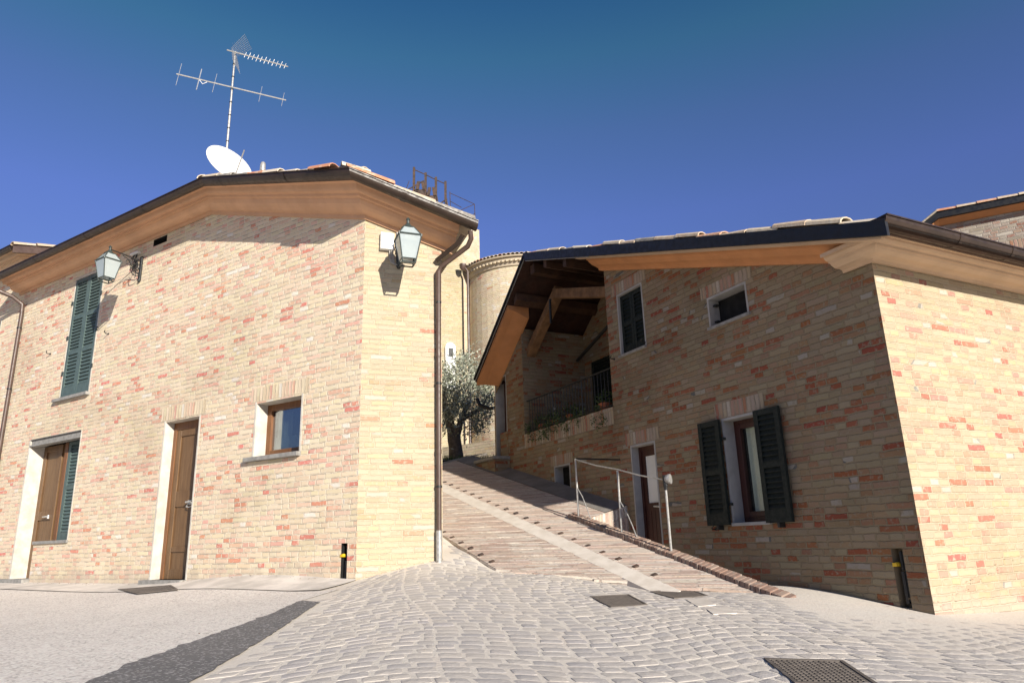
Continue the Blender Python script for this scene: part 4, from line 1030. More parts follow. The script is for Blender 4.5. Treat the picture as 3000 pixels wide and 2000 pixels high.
mb = MB(); mb.fbox(FSb, hLD[0]-.02, hLD[1]+.02, hLD[2]-.02, hLD[3]+.02, -.13, -.09); mb.fbox(FSb, hLD[0], hLD[1], hLD[2], hLD[3], -.1, -.06); louvre(mb, FSb, hLD[0], hLD[1], hLD[2], hLD[3], -.055, st=.08); mb.build('door', M_dgreen, lg)
# stub white pillar fixture + rafters
def zroof(u, dz): return wtop(u)+.25+dz
mb = MB()
def beam(mb, u0, u1, off, o, w, h):
    A, B = FS.at(u0, zroof(u0, off), o), FS.at(u1, zroof(u1, off), o); mb.box(A, B-A, -nS*w, Z3*h)
for o in (-.10,):
    beam(mb, LG0-.15, UR+.05, -.66, o, .17, .17); beam(mb, UR-.03, LG1+.25, -.66, o, .17, .17)
mb.build('rafter', M_tim2, B_, bevel=.01)
for uu in (4.75, 5.35, 6.45):
    mb = MB(); A = FS.at(uu, zroof(uu, -.245), .36); s_ = sl1 if uu < UR else sl2
    mb.box(A, (dS+Z3*s_)*.10, -nS*1.7, Z3*.13); mb.build('purlin', M_tim, B_, bevel=.006)
mb = MB(); A = FS.at(UR-.07, zroof(UR, -.33), .3); mb.box(A, dS*.14, -nS*1.6, Z3*.16); mb.build('ridge_beam', M_tim, B_)
mb = MB(); mb.tube([FS.at(5.15+.9, zroof(6.05, -.62), -.08), FS.at(6.05, zroof(6.05, -1.05), -.08)], .022, 4); mb.tube([FS.at(4.3, zroof(4.3, -.55), -.6), FS.at(6.9, 3.2+ZC, -1.1)], .03, 6); mb.build('tie_rod', M_iron, B_)
# roof of B
VO = .42
mb = MB()
def rB(u, o, dz=0.): return FS.at(u, zroof(u, dz), o)
for (a, b) in ((-.50, UR), (UR, SE-.08)):
    mb.add([rB(a, VO), rB(b, VO), rB(b, -9.3), rB(a, -9.3)], [[0, 1, 2, 3]])
    mb.add([rB(a, VO, -.05), rB(a, -9.3, -.05), rB(b, -9.3, -.05), rB(b, VO, -.05)], [[0, 1, 2, 3]])
roofB = mb.build('roof', M_deck, B_)
mb = MB()
for (a, b, t) in ((-.50, UR, .14), (UR, SE-.08, .035)):
    A, B = rB(a, VO+.005, .025-t), rB(b, VO+.005, .025-t); mb.box(A, B-A, nS*.035, Z3*t)
mb.build('verge_flashing', M_flash, roofB)
mb = MB(); A, B = rB(LG0-.25, VO-.01, -.125), rB(UR, VO-.01, -.125); mb.box(A, B-A, nS*.02, Z3*.02); A, B = rB(UR, VO-.01, -.04), rB(SE-.08, VO-.01, -.04); mb.box(A, B-A, nS*.02, Z3*.02); mb.build('verge_trim', M_galv, roofB)
mb = MB()
L_ = UR+.45; n_ = 17
f1 = unit(dS+Z3*sl1)
for i in range(n_):
    u = -.45+L_*i/n_; P = rB(u+random.uniform(-.04, .04), VO-.07+random.uniform(-.03, .01), .018+random.uniform(-.008, .035)); tile(mb, P, unit(f1+Z3*random.uniform(-.05, .03)), unit(nS+dS*random.uniform(-.15, .15)), Z3, r=random.uniform(.08, .10), r2=.08, L=.42)
    P = rB(u, VO-.30, .02); tile(mb, P, f1, nS, Z3, r=.09, L=.42)
f2 = unit(-dS+Z3*-sl2)
for i in range(9):
    u = SE-.08-i*.31
    if u < UR+.42: break
    P = rB(u, VO-.07, .02); tile(mb, P, f2, nS, Z3, r=.09, L=.40)
# eave tiles on T side
x = .0
while x < 9:
    P = FT.at(x-.3, zroof(-.33, .0+random.uniform(0, .01)), 0)+dS*-.33; tile(mb, P, unit(dS+Z3*sl1), dT, Z3, r=.088, L=.42); x += .2
for i in range(4): P = rB(UR, VO-.4*i-.0, -.015); tile(mb, P, -nS, dS, Z3, r=.085, L=.45, c=.1)
mb.build('roof_tiles', M_tile, roofB)
# cornices B
prof2 = [(-.02, -.02), (.05, -.02), (.06, .01), (.10, .03), (.17, .05), (.22, .085), (.24, .11), (.26, .11), (.265, .13), (.30, .145), (.325, .17), (.33, .19), (.38, .19), (.38, .225), (-.02, .225)]
mST = nS+nT
prof3 = prof2
def tc(o): return zr0-sl1*max(o, 0)
prof3 = [(o*.86 if o > 0 else o, h) for o, h in prof2]
mb = MB(); mb.sweep(prof3, [lambda o, h: FT.at(9.2, tc(o)+h, o), lambda o, h: FS.P+mST*o+Z3*(tc(o)+h), lambda o, h: FS.at(.28, tc(o)+h, o)], closed=True, cap=True); mb.build('cornice', M_cornB, B_)
mb = MB(); mb.sweep([(p if p[1] > -.03 else p) for p in prof2], [lambda o, h: FS.at(.02, wtop(.02)+h, o), lambda o, h: FS.at(LG0+.05, wtop(LG0+.05)+h, o)], closed=True, cap=True); o_ = mb.build('cornice', M_cornO, B_); tag(o_, 'orange raking cornice in shade')
mb = MB(); mb.sweep([(.33, .115), (.41, .115), (.41, .235), (.33, .235)], [lambda o, h: FS.at(-o, wtop(-o)+h, o), lambda o, h: FS.at(LG0+.12, wtop(LG0+.12)+h, o)], closed=True, cap=True); mb.build('fascia', M_cornB, B_)
mb = MB(); mb.sweep([(-.02, .0), (.02, .0), (.26, .10), (.34, .115), (.40, .13), (.40, .195), (-.02, .195)], [lambda o, h: FS.at(6.72, wtop(6.72)+h, o), lambda o, h: FS.at(SE-.09-(.40-o)*.38, wtop(SE-.09-(.40-o)*.38)+h, o)], closed=True, cap=True); mb.build('cornice', M_cornO, B_)
mb = gutter([lambda o, h: FT.at(9.2, zr0+h-sl1*.5, o), lambda o, h: FT.at(-.455, zr0+h-sl1*.5, o)], r=.088, oc_=.43, hc=.315, seams=[[lambda o, h, u=u: FT.at(u, zr0+h-sl1*.5, o), lambda o, h, u=u: FT.at(u+.05, zr0+h-sl1*.5, o)] for u in (.55, 1.35, 2.4, 4.)]); mb.build('gutter', M_gut, B_)
# little bent pipe at far lower eave
mb = MB(); mb.tube([FS.at(SE+.25, wtop(SE)+.02, .25), FS.at(SE+.22, wtop(SE)-.12, .2), FS.at(SE+.05, wtop(SE)-.2, .08), FS.at(SE-.0, wtop(SE)-.2, .02)], .035, 10); mb.build('gutter_spout', M_flash, B_, smooth=True)
# openings B
def jambs(F, h, dep, par, mat, edge=.025, bottom=True):
    mb = MB(); reveal(mb, F, *h, dep, bottom=bottom); mb.fbox(F, h[0]-edge, h[0], h[2], h[3]+edge, -.001, .004); mb.fbox(F, h[1], h[1]+edge, h[2], h[3]+edge, -.001, .004); mb.fbox(F, h[0], h[1], h[3], h[3]+edge, -.001, .004); return mb.build('jamb', mat, par)
W3 = win_empty(B_); jambs(FS, hW3, .10, W3, M_plasB); um = (hW3[0]+hW3[1])/2
for a, b in ((hW3[0]+.005, um-.002), (um+.002, hW3[1]-.005)):
    mb = MB(); louvre(mb, FS, a, b, hW3[2]+.01, hW3[3]-.01, -.07, rails=(.5,), st=.05, pitch=.05); mb.build('shutter', M_dgreen, W3)
mb = MB(); mb.fbox(FS, *hW3, -.11, -.1); mb.build('pane', M_int, W3)
mb = MB(); mb.fbox(FS, hW3[0]-.02, hW3[1]+.05, hW3[2]-.035, hW3[2], -.1, .035); mb.build('sill', M_stone, W3, bevel=.004)
lintel(FS, hW3[0], hW3[1], hW3[3]+.026, .17, M_soldB, W3)
W4 = win_empty(B_); jambs(FS, hW4, .16, W4, M_plasB); mb = MB(); mb.fbox(FS, *hW4, -.2, -.155); mb.build('pane', M_int, W4)
for zz in (hW4[2]+.07, hW4[3]-.07): mb = MB(); mb.fbox(FS, hW4[1]-.05, hW4[1]+.0, zz-.01, zz+.01, -.12, -.06); mb.build('hinge', M_iron, W4)
mb = MB(); mb.fbox(FS, hW4[0]-.05, hW4[1]+.04, hW4[2]-.035, hW4[2], -.12, .035); mb.build('sill', M_stone, W4, bevel=.004)
lintel(FS, hW4[0], hW4[1], hW4[3]+.026, .15, M_soldB, W4)
W5 = win_empty(B_); jambs(FS, hW5, .20, W5, M_plasB)
mb = MB(); window_frame('frame', FS, hW5[0], hW5[1], hW5[2], hW5[3], -.20, .055, M_red, W5, .05)
window_frame('sash', FS, hW5[0]+.055, hW5[1]-.055, hW5[2]+.055, hW5[3]-.05, -.185, .05, M_red, W5, .05)
mb = MB(); mb.fbox(FS, hW5[0]+.09, hW5[1]-.09, hW5[2]+.09, hW5[3]-.09, -.172, -.166); mb.build('pane', M_glassd, W5)
mb = MB(); n_ = 14
for i in range(n_):
    a = hW5[0]+.08+i*.022; o1, o2 = -.20-.014*(i % 2), -.20-.014*((i+1) % 2)
    mb.quad(FS.at(a, hW5[2]+.06, o1), FS.at(a+.022, hW5[2]+.06, o2), FS.at(a+.022, hW5[3]-.06, o2), FS.at(a, hW5[3]-.06, o1))
mb.build('curtain', M_curt, W5)
mb = MB(); mb.fbox(FS, hW5[0]-.2, hW5[1]+.2, hW5[2]-.2, hW5[3]+.2, -.9, -.88); mb.fbox(FS, hW5[0]-.2, hW5[1]+.2, hW5[3]+.2, hW5[3]+.22, -.9, -.21); mb.fbox(FS, hW5[0]-.22, hW5[0]-.2, hW5[2]-.2, hW5[3]+.2, -.9, -.21); mb.fbox(FS, hW5[1]+.2, hW5[1]+.22, hW5[2]-.2, hW5[3]+.2, -.9, -.21); mb.build('room', M_int, W5)
for a, b in ((hW5[1]+.015, hW5[1]+.36), (hW5[0]-.35, hW5[0]-.005)):
    mb = MB(); louvre(mb, FS, a, b, hW5[2]-.02, hW5[3]+.02, .035, rails=(.5,), st=.06, bot=.13, pitch=.05); s_ = mb.build('shutter', M_dgreen, W5)
    for zz in (hW5[2]+.2, hW5[3]-.2):
        uu = a if a > hW5[1] else b
        mb = MB(); mb.fbox(FS, uu-.03, uu+.03, zz-.015, zz+.015, .0, .04); mb.build('hinge', M_iron, s_)
    mb = MB(); mb.fbox(FS, (a+b)/2-.015, (a+b)/2+.015, hW5[2]-.07, hW5[2]-.02, .0, .08)
    mb.build('catch', M_iron, s_)
mb = MB(); mb.fbox(FS, hW5[0]-.02, hW5[1]+.02, hW5[2]-.035, hW5[2], -.15, .03); mb.build('sill', M_plasB, W5, bevel=.004)
lintel(FS, hW5[0], hW5[1], hW5[3]+.026, .18, M_soldB, W5)
D3 = win_empty(B_, 'door'); jambs(FS, hD3, .16, D3, M_plasB)
mb = MB(); u0, u1, z0, z1 = hD3; mb.fbox(FS, u0, u0+.045, z0, z1, -.16, -.11); mb.fbox(FS, u1-.045, u1, z0, z1, -.16, -.11); mb.fbox(FS, u0+.045, u1-.045, z1-.05, z1, -.159, -.111); mb.build('frame', M_red, D3)
mb = MB(); zg = z0+1.18
mb.fbox(FS, u0+.045, u1-.045, z0, zg, -.155, -.125); mb.fbox(FS, u0+.045, u0+.11, zg, z1-.05, -.155, -.125); mb.fbox(FS, u1-.11, u1-.045, zg, z1-.05, -.155, -.125); mb.fbox(FS, u0+.11, u1-.11, z1-.13, z1-.05, -.155, -.126)
for i in range(4): mb.fbox(FS, u0+.09+i*.08, u0+.095+i*.08, z0+.1, zg-.1, -.126, -.121)
mb.build('door_leaf', M_red, D3)
mb = MB(); mb.fbox(FS, u0+.105, u1-.105, zg-.005, z1-.125, -.145, -.139); mb.build('pane', M_curt, D3)
mb = MB(); mb.tube([FS.at(u0+.08, zg-.06, -.125), FS.at(u0+.08, zg-.06, -.07), FS.at(u0+.2, zg-.05, -.07)], .009); mb.build('handle', M_alu, D3, smooth=True)
lintel(FS, hD3[0], hD3[1], hD3[3]+.026, .17, M_soldB, D3)
W6 = win_empty(B_); jambs(FS, hW6, .16, W6, M_plasB); mb = MB(); mb.fbox(FS, *hW6, -.17, -.15); mb.build('pane', M_int, W6); lintel(FS, hW6[0], hW6[1], hW6[3]+.026, .16, M_soldB, W6)
W7 = win_empty(B_, 'door'); jambs(FS, hW7, .18, W7, M_plasB); mb = MB(); mb.fbox(FS, *hW7, -.2, -.18); mb.build('door_leaf', M_red, W7)
mb = MB(); mb.fbox(FS, 7.66, 7.98, 1.42+ZC, 1.96+ZC, -.1, .006); mb.build('infill', M_brB, W7)
mb = MB(); mb.fbox(FS, 7.62, 8.45, 1.10+ZC, 1.44+ZC, .001, .30); mb.build('doorstep', M_brB, W7)
mb = MB(); mb.fbox(FS, 7.60, 8.48, 1.44+ZC, 1.50+ZC, .0, .34); mb.build('step_slab', M_stone, W7, bevel=.006)
gas_niche(FS, hG2, B_, '', 'black gas pipe with yellow valve in the shaded corner of the right house', M_brB)
hook(FS, (1890, 1003), 'iron hook on the shaded wall, right of the small closed shutters')
hook(FS, (1800, 1052), 'iron hook on the shaded wall, between the loggia and the small closed shutters')
hook(FS, (2098, 1549), 'iron catch on the shaded wall, below the left open shutter')
# railing of the loggia
T = thing('balcony_railing', 'black iron railing along the loggia parapet of the right house', 'railing', FS.at((LG0+LG1)/2, LGZ+.05, -.06))
zb, zt = LGZ+.09, 2.38+ZC
mb = MB(); mb.box(FS.at(LG0, zt, -.05), dS*(LG1-LG0), -nS*.035, Z3*.015); mb.build('handrail', M_iron, T)
mb = MB(); mb.box(FS.at(LG0, zb, -.06), dS*(LG1-LG0), -nS*.015, Z3*.012); mb.build('bottom_rail', M_iron, T)
n_ = 30
for i in range(1, n_):
    uu = LG0+(LG1-LG0)*i/n_; th = .011 if i % 10 == 0 else .0055
    mb = MB(); mb.tube([FS.at(uu, LGZ+.05 if i % 10 == 0 else zb, -.067), FS.at(uu, zt, -.067)], th, 5); mb.build('post' if i % 10 == 0 else 'bar', M_iron, T)
# flower pots
def leafball(mb, C, r, n, rnd, L=.05, wd=.022, squash=1., droop=0.):
    for _ in range(n):
        v = np.array([rnd.gauss(0, 1) for _ in range(3)]); v /= np.linalg.norm(v); q = r*rnd.random()**.4
        P = C+v*q*np.array([1, 1, squash]); P[2] -= droop*rnd.random()**2
        d = unit(np.array([rnd.gauss(0, 1) for _ in range(3)])+v*.7); s = unit(np.cross(d, np.array([rnd.gauss(0, 1) for _ in range(3)])))
        l = L*rnd.uniform(.6, 1.3); w_ = wd*rnd.uniform(.6, 1.2)
        mb.add([P, P+d*l*.5+s*w_*.5, P+d*l, P+d*l*.5-s*w_*.5], [[0, 1, 2, 3]], None, rnd.random())
rnd = random.Random(11)
pots = [((1582, 1270), .075, 'first terracotta pot from the far end of the loggia parapet, with a dark leafy plant'), ((1620, 1256), .07, 'second terracotta pot from the far end of the loggia parapet, plant with a white bloom'),
        ((1667, 1238), .07, 'third terracotta pot along the loggia parapet, plant trailing down the bricks'), ((1768, 1205), .095, 'large wide terracotta pot at the near end of the loggia parapet')]
for i, (px, r, lab) in enumerate(pots):
    u, z = FS.px(px[0], px[1], -.12); P = FS.at(u, LGZ+.046, -.16)
    T = thing('flower_pot', lab, 'flower pot', P, 'potted plants on the loggia parapet')
    mb = MB(); mb.lathe(P, [(r*.7, 0), (r*.95, .11), (r*1.08, .11), (r*1.08, .135), (r*.9, .135), (r*.85, .12)], 14); mb.build('pot', M_pot, T, smooth=True)
    mb = MB(); leafball(mb, P+Z3*.20, .13, 170, rnd, .05, .022, 1.)
    if i < 3:
        for k in range(5):
            C = P+nS*(.17+rnd.uniform(0, .05))+dS*rnd.uniform(-.25, .22)+Z3*rnd.uniform(-.16, .12); leafball(mb, C, .06, 26, rnd, .045, .02, 1.6)
    mb.build('foliage', M_leaf, T)
    if i == 1:
        mb = MB(); leafball(mb, P+Z3*.33, .025, 16, rnd, .03, .022); mb.build('flower', M_white, T)
for k in range(3):
    u = 4.75+.55*k if k < 1 else 5.25+.8*(k-1)+.2; P = FS.at(u, LGZ+.046, -.14)
    mb = MB(); leafball(mb, P+Z3*.1, .11, 150, rnd, .05, .022, 1.)
    for q in range(6): leafball(mb, P+nS*.18+dS*rnd.uniform(-.3, .3)+Z3*rnd.uniform(-.22, .05), .05, 22, rnd, .045, .02, 1.7)
    o_ = mb.build('trailing_plant', M_leaf, None, loc=P)
    tag(o_, ['trailing plant spilling over the parapet beside the large wide pot', 'trailing plant spilling over the middle of the loggia parapet', 'trailing plant at the far dark end of the loggia parapet'][k], 'plant', 'trailing plants on the loggia parapet')
u = 6.85; P = FS.at(u, LGZ+.046, -.14)
# ------------------------------------------------------------------ ramp handrail
def kpt(px): # point of kerb top under a post foot
    u, d = RPX(*px); return rp(u, .72, .055)
def vert(P, py):
    # height above P whose image row is py
    lo, hi = P[2], P[2]+3
    for _ in range(40):
        m_ = (lo+hi)/2; v = np.array([P[0], P[1], m_])-OFF; row = 1000-FPX*(v@CU_)/(v@fw)
        if row > py: lo = m_
        else: hi = m_
    return np.array([P[0], P[1], lo])
T = thing('handrail', 'thin steel handrail on three posts along the ramp kerb', 'handrail', kpt((1830, 1560)))
feet = [kpt((1700, 1520)), kpt((1833, 1567)), kpt((1998, 1615))]
tops = [vert(feet[0], 1343), vert(feet[1], 1378), vert(feet[2], 1432)]
for i, (a, b) in enumerate(zip(feet, tops)):
    mb = MB(); mb.tube([a-Z3*.03, a+(b-a)*.5, b], .0135, 8); mb.build('post', M_galv, T, smooth=True)
sp3 = tops[2]+Z3*.10
mb = MB(); mid = tops[1]+Z3*.015
mb.tube([tops[0]-Z3*.01, (tops[0]+mid)/2-Z3*.02, mid, (mid+sp3)/2-Z3*.012, sp3], .009, 6); mb.build('rail', M_galv, T, smooth=True)
wq = tops[0]-nS*.70+dS*-.02; wq[2] = tops[0][2]
mb = MB(); mb.tube([tops[0], wq], .012, 6); mb.build('wall_bar', M_iron, T, smooth=True)
for i in (0, 1):
    mb = MB(); f = feet[i]; e_ = dS*-.28
    P1_ = f+Z3*.36; Pe = rp(float((f-FS.P)@dS)-.26, .70, .05)
    mb.tube([P1_, P1_+(Pe-P1_)*.4+Z3*.045, P1_+(Pe-P1_)*.75+Z3*.03, Pe], .006, 6); mb.build('brace', M_galv, T, smooth=True)
PL = tops[2]+Z3*.03
T = thing('post_spotlight', 'round chrome spotlight on the lowest handrail post', 'spotlight', PL)
mb = MB(); mb.tube([PL-Z3*.04, PL+Z3*.09], .02, 8); mb.tube([PL+Z3*.0, PL+Z3*.12], .026, 8); mb.build('clamp', M_black, T)
mb = MB(); cc = PL+Z3*.075+np.array([.04, -.015, 0]); ln = unit(np.array([.85, -.5, .05])); 
prev = [];
for (s_, r_) in ((-.05, .025), (-.03, .045), (0, .055), (.02, .055)): prev.append((cc+ln*s_, r_))
mb.tube([p for p, _ in prev], [r_ for _, r_ in prev], 14); mb.build('housing', M_galv, T, smooth=True)
# ------------------------------------------------------------------ manhole grates
def grate(px4, label, ang=None):
    P = [G(*p)+(Z3*.016 if px4[0][0] < 400 else 0) for p in px4]; C = sum(P)/4
    T = thing('drain_grate', label, 'drain grate', C+Z3*.01, 'iron covers in the cobbles')
    mb = MB()
    def q(s, t, h): 
        p = (P[0]*(1-s)+P[1]*s)*(1-t)+(P[3]*(1-s)+P[2]*s)*t; return np.array([p[0], p[1], float(gz(p[0], p[1]))+h+(.016 if px4[0][0] < 400 else 0)])
    def bar(s0, s1, t0, t1, h0, h1, mb):
        a = [q(s0, t0, h0), q(s1, t0, h0), q(s1, t1, h0), q(s0, t1, h0), q(s0, t0, h1), q(s1, t0, h1), q(s1, t1, h1), q(s0, t1, h1)]
        mb.add(a, [[4, 5, 6, 7], [0, 1, 5, 4], [1, 2, 6, 5], [2, 3, 7, 6], [3, 0, 4, 7]])
    bar(0, 1, 0, .05, .0, .009, mb); bar(0, 1, .95, 1, .0, .009, mb); bar(0, .05, .05, .95, .0, .009, mb); bar(.95, 1, .05, .95, .0, .009, mb); mb.build('frame', M_gr, T)
    mb = MB()
    bar(.04, .96, .04, .96, .0, .005, mb)
    n = 13
    for i in range(n):
        t = .07+.86*i/n
        for j in range(n): s = .07+.86*j/n; bar(s, s+.040, t, t+.040, .005, .008, mb)
    mb.build('cover', M_gr, T)
M_gr = plain('cast_iron', (.16, .135, .115), .7, .0, nscale=14, namt=.35, bump=.002)
grate([(1728, 1748), (1842, 1742), (1898, 1772), (1790, 1780)], 'left square iron cover in the cobbles below the ramp channel')
grate([(1905, 1734), (2010, 1722), (2075, 1746), (1975, 1754)], 'square iron cover at the foot of the pale stone channel')
grate([(2238, 1930), (2470, 1937), (2580, 2010), (2330, 2004)], 'large square iron cover at the bottom edge of the picture')
grate([(345, 1730), (500, 1718), (522, 1731), (400, 1743)], 'flat dark iron grate on the ground in front of the left house plank door')
# pale slabs after the grate
mb = MB()
for px4 in ([(2010, 1757), (2065, 1752), (2098, 1772), (2045, 1778)], [(2070, 1785), (2135, 1780), (2160, 1797), (2090, 1800)]):
    P = [G(*p)+Z3*.007 for p in px4]; mb.add(P+[p-Z3*.04 for p in P], [[0, 1, 2, 3], [0, 4, 5, 1], [1, 5, 6, 2], [2, 6, 7, 3], [3, 7, 4, 0]])
tag(mb.build('paving_slab', M_strip), kind='structure')
# dry leaves and grit gathered along edges
mb = MB(); rq = random.Random(21)
def litter(P, n, sx, sy, s0=.012):
    for _ in range(n):
        q = P+np.array([rq.gauss(0, sx), rq.gauss(0, sy), 0.]); q[2] = max(float(gz(q[0], q[1])), rz(q[0], q[1]) if (q-FS.P)@nS < 2.2 and (q-FS.P)@dS > .81+((q-FS.P)@nS-.57)*1.68 else -9)+.022
        a = rq.uniform(0, 6.28); l = rq.uniform(.4, 1.3)*s0; d = np.array([math.cos(a), math.sin(a), rq.uniform(-.3, .3)])*l; e = np.array([-math.sin(a), math.cos(a), rq.uniform(-.3, .3)])*l*.6
        mb.add([q-d, q-e, q+d, q+e], [[0, 1, 2, 3]], None, rq.random())
for u in np.linspace(.3, 9, 40): litter(FL.at(u, 0, .06), 5, .06, .04)
for u in np.linspace(.1, .95, 6): litter(FY.at(u, 0, .06), 7, .05, .03)
for u in np.linspace(0, 4, 24): litter(FT.at(u, 0, .08), 7, .07, .05)
for u in np.linspace(.1, 1.4, 12): litter(FS.at(u, 0, .1), 5, .06, .05)
litter(np.array([0., 6., 0]), 90, 2.4, 1.6, .009)
tag(mb.build('leaf_litter', leaf_mat('dry_leaf', (.16, .09, .04), (.26, .17, .08), (.36, .28, .16))), 'scattered dry leaves and grit along the foot of the walls', 'leaf litter', kind='stuff')
# ================================================================== BACKGROUND
def pD(px, D): return pt_at(px, D)
# bell tower
TW = thing('bell_tower', 'yellow rendered bell tower behind the ramp with a rusty bell frame on top', 'tower', pD((1330, 1300), 26))
a0 = pD((1255, 1300), 25.5); a1 = pD((1362, 1300), 26.0)
dA = unit(np.array([a1[0]-a0[0], a1[1]-a0[1], 0])); ztw = above(a1, (1362, 652))[2]
FTw = Fr(a0, dA, nrm(dA)); LW = float(np.linalg.norm((a1-a0)[:2])); 
FTs = Fr(a1, head(40), np.array([head(40)[1], -head(40)[0], 0]))
mb = MB(); wall(mb, FTw, -1.5, LW, 0, [(-1.5, ztw), (LW, ztw)], []); mb.build('wall', M_twr, TW)
e1_ = FTs.at(0, 0); 
SW = 1.0
mb = MB(); wall(mb, FTs, 0, SW, 0, [(0, ztw), (SW, ztw)], []); mb.quad(FTs.at(SW, 0), FTs.at(SW, ztw), FTw.at(-1.5, ztw)+head(-10)*3, FTw.at(-1.5, 0)+head(-10)*3); mb.build('side_wall', M_brC, TW)
mb = MB(); mb.add([FTw.at(-1.5, ztw), FTw.at(LW, ztw), FTs.at(SW, ztw), FTw.at(-1.5, ztw)+head(-10)*3], [[0, 1, 2, 3]]); mb.build('roof', M_conc, TW)
# bell frame
Db = 26.2
def bp(x, y, D=Db): return pD((x, y), D)
BF = win_empty(TW, 'bell_frame')
for k, (tx, ty, fx_, fy_) in enumerate([(1213, 492, 1212, 640), (1247, 508, 1247, 650), (1277, 521, 1280, 660), (1305, 533, 1310, 670)]):
    mb = MB(); t_ = bp(tx, ty); ft = bp(fx_, fy_); m1 = t_+(ft-t_)*.28
    mb.box(t_-np.array([.045, .045, 0])-Z3*.9, (.09, 0, 0), (0, .09, 0), (0, 0, .92))
    mb.tube([m1-Z3*.1, bp(fx_-12, fy_+20, Db-.4)], .035, 5); mb.tube([m1-Z3*.1, bp(fx_+17, fy_+20, Db+.3)], .035, 5); mb.build('trestle', M_rust_notch, BF)
mb = MB()
for a, b in (((1213, 497), (1247, 512)), ((1247, 512), (1277, 527)), ((1277, 527), (1305, 539))): mb.tube([bp(*a), bp(*b)], .022, 5)
mb.tube([bp(1183, 563), bp(1242, 530)], .03, 5); mb.tube([bp(1285, 600), bp(1310, 583)], .03, 5); mb.build('tie_bar', M_rust_notch, BF)
for cx_, cy_ in ((1232, 565), (1264, 583)):
    mb = MB(); P = bp(cx_, cy_); mb.lathe(P-Z3*.55, [(.34, 0), (.32, .06), (.22, .25), (.17, .48), (.15, .58), (.06, .64)], 14); mb.build('bell', M_rust_notch, BF, smooth=True)
    mb = MB(); mb.box(P+np.array([-.2, -.05, .1]), (.12, 0, 0), (0, .1, 0), (.06, 0, .40)); mb.box(P+np.array([.08, -.05, .1]), (.12, 0, 0), (0, .1, 0), (-.06, 0, .40)); mb.box(P+np.array([-.22, -.05, .06]), (.44, 0, 0), (0, .1, 0), (0, 0, .07)); mb.build('yoke', M_rust_notch, BF)
mb = MB()
for a, b in (((1317, 565), (1390, 598)), ((1390, 598), (1330, 625)), ((1390, 598), (1392, 640)), ((1392, 625), (1370, 640)), ((1320, 590), (1352, 608)), ((1318, 562), (1320, 620)), ((1199, 530), (1186, 565))): mb.tube([bp(*a, Db+.2), bp(*b, Db+.2)], .014, 4)
mb.build('guard_rail', M_rust_notch, BF)
# apse
ac = pD((1545, 1300), 27.0); ar = 2.6
AP = thing('church_apse', 'round brick church apse with a curved tiled eave between the two houses', 'church', ac*np.array([1, 1, 0])+Z3*2)
# find radius so that left silhouette sits at x=1362
azc = math.atan2(ac[0], ac[1]); azl = math.atan2(ray(1370, 1000)[0], ray(1370, 1000)[1]); Dc = math.hypot(ac[0], ac[1]); ar = Dc*math.sin(azc-azl)
zap = above(ac-unit(ac*np.array([1, 1, 0]))*ar, (1560, 755))[2]
mb = MB(); n = 48; 
for i in range(n):
    a, b = 2*math.pi*i/n, 2*math.pi*(i+1)/n
    P = lambda t, z: np.array([ac[0]+ar*math.cos(t), ac[1]+ar*math.sin(t), z])
    mb.quad(P(a, 0), P(b, 0), P(b, zap-.25), P(a, zap-.25), uv=[(a*ar, 0), (b*ar, 0), (b*ar, zap), (a*ar, zap)])
mb.build('wall', M_brC, AP)
mb = MB()
for i in range(n*2):
    a, b = math.pi*i/n, math.pi*(i+1)/n
    prf = [(ar-.02, zap-.30), (ar+.06, zap-.28), (ar+.10, zap-.16), (ar+.18, zap-.12), (ar+.2, zap-.02), (ar+.3, zap+.0), (ar+.3, zap+.05)]
    for (r0, z0), (r1, z1) in zip(prf[:-1], prf[1:]):
        mb.quad((ac[0]+r0*math.cos(a), ac[1]+r0*math.sin(a), z0), (ac[0]+r0*math.cos(b), ac[1]+r0*math.sin(b), z0), (ac[0]+r1*math.cos(b), ac[1]+r1*math.sin(b), z1), (ac[0]+r1*math.cos(a), ac[1]+r1*math.sin(a), z1))
for i in range(90):
    a = 2*math.pi*i/90; mb.box((ac[0]+(ar+.05)*math.cos(a), ac[1]+(ar+.05)*math.sin(a), zap-.16), np.array([-math.sin(a), math.cos(a), 0])*.07, np.array([math.cos(a), math.sin(a), 0])*.16, Z3*.08)
mb.build('dentil_cornice', M_brC, AP)
mb = MB(); apx = np.array([ac[0], ac[1], zap+.9])
for i in range(96):
    a = 2*math.pi*i/96; d_ = np.array([math.cos(a), math.sin(a), 0.]); P = np.array([ac[0], ac[1], zap+.06])+d_*(ar+.33)
    f = unit(apx-P); tile(mb, P, f, np.array([-math.sin(a), math.cos(a), 0.]), Z3, r=.085, L=.5); tile(mb, P+f*.4+Z3*.02, f, np.array([-math.sin(a), math.cos(a), 0.]), Z3, r=.085, L=.5)
    a2 = 2*math.pi*(i+1)/96; P2 = np.array([ac[0], ac[1], zap+.05])+np.array([math.cos(a2), math.sin(a2), 0])*(ar+.3); mb.add([P-Z3*.01, P2, apx], [[0, 1, 2]], None, random.random())
mb.build('roof', M_tile, AP)
pa = pD((1369, 1000), math.hypot(*(ac-unit(ac*np.array([1, 1, 0]))*ar*.0)[:2])-1.0)
T = thing('downpipe', 'thin brown downpipe running down between the yellow tower and the round apse', 'downpipe', pD((1375, 1000), 24.2)*np.array([1, 1, 0])+Z3*2)
q0_ = pD((1373, 1000), 25.6); zt0 = above(q0_, (1368, 795))[2]
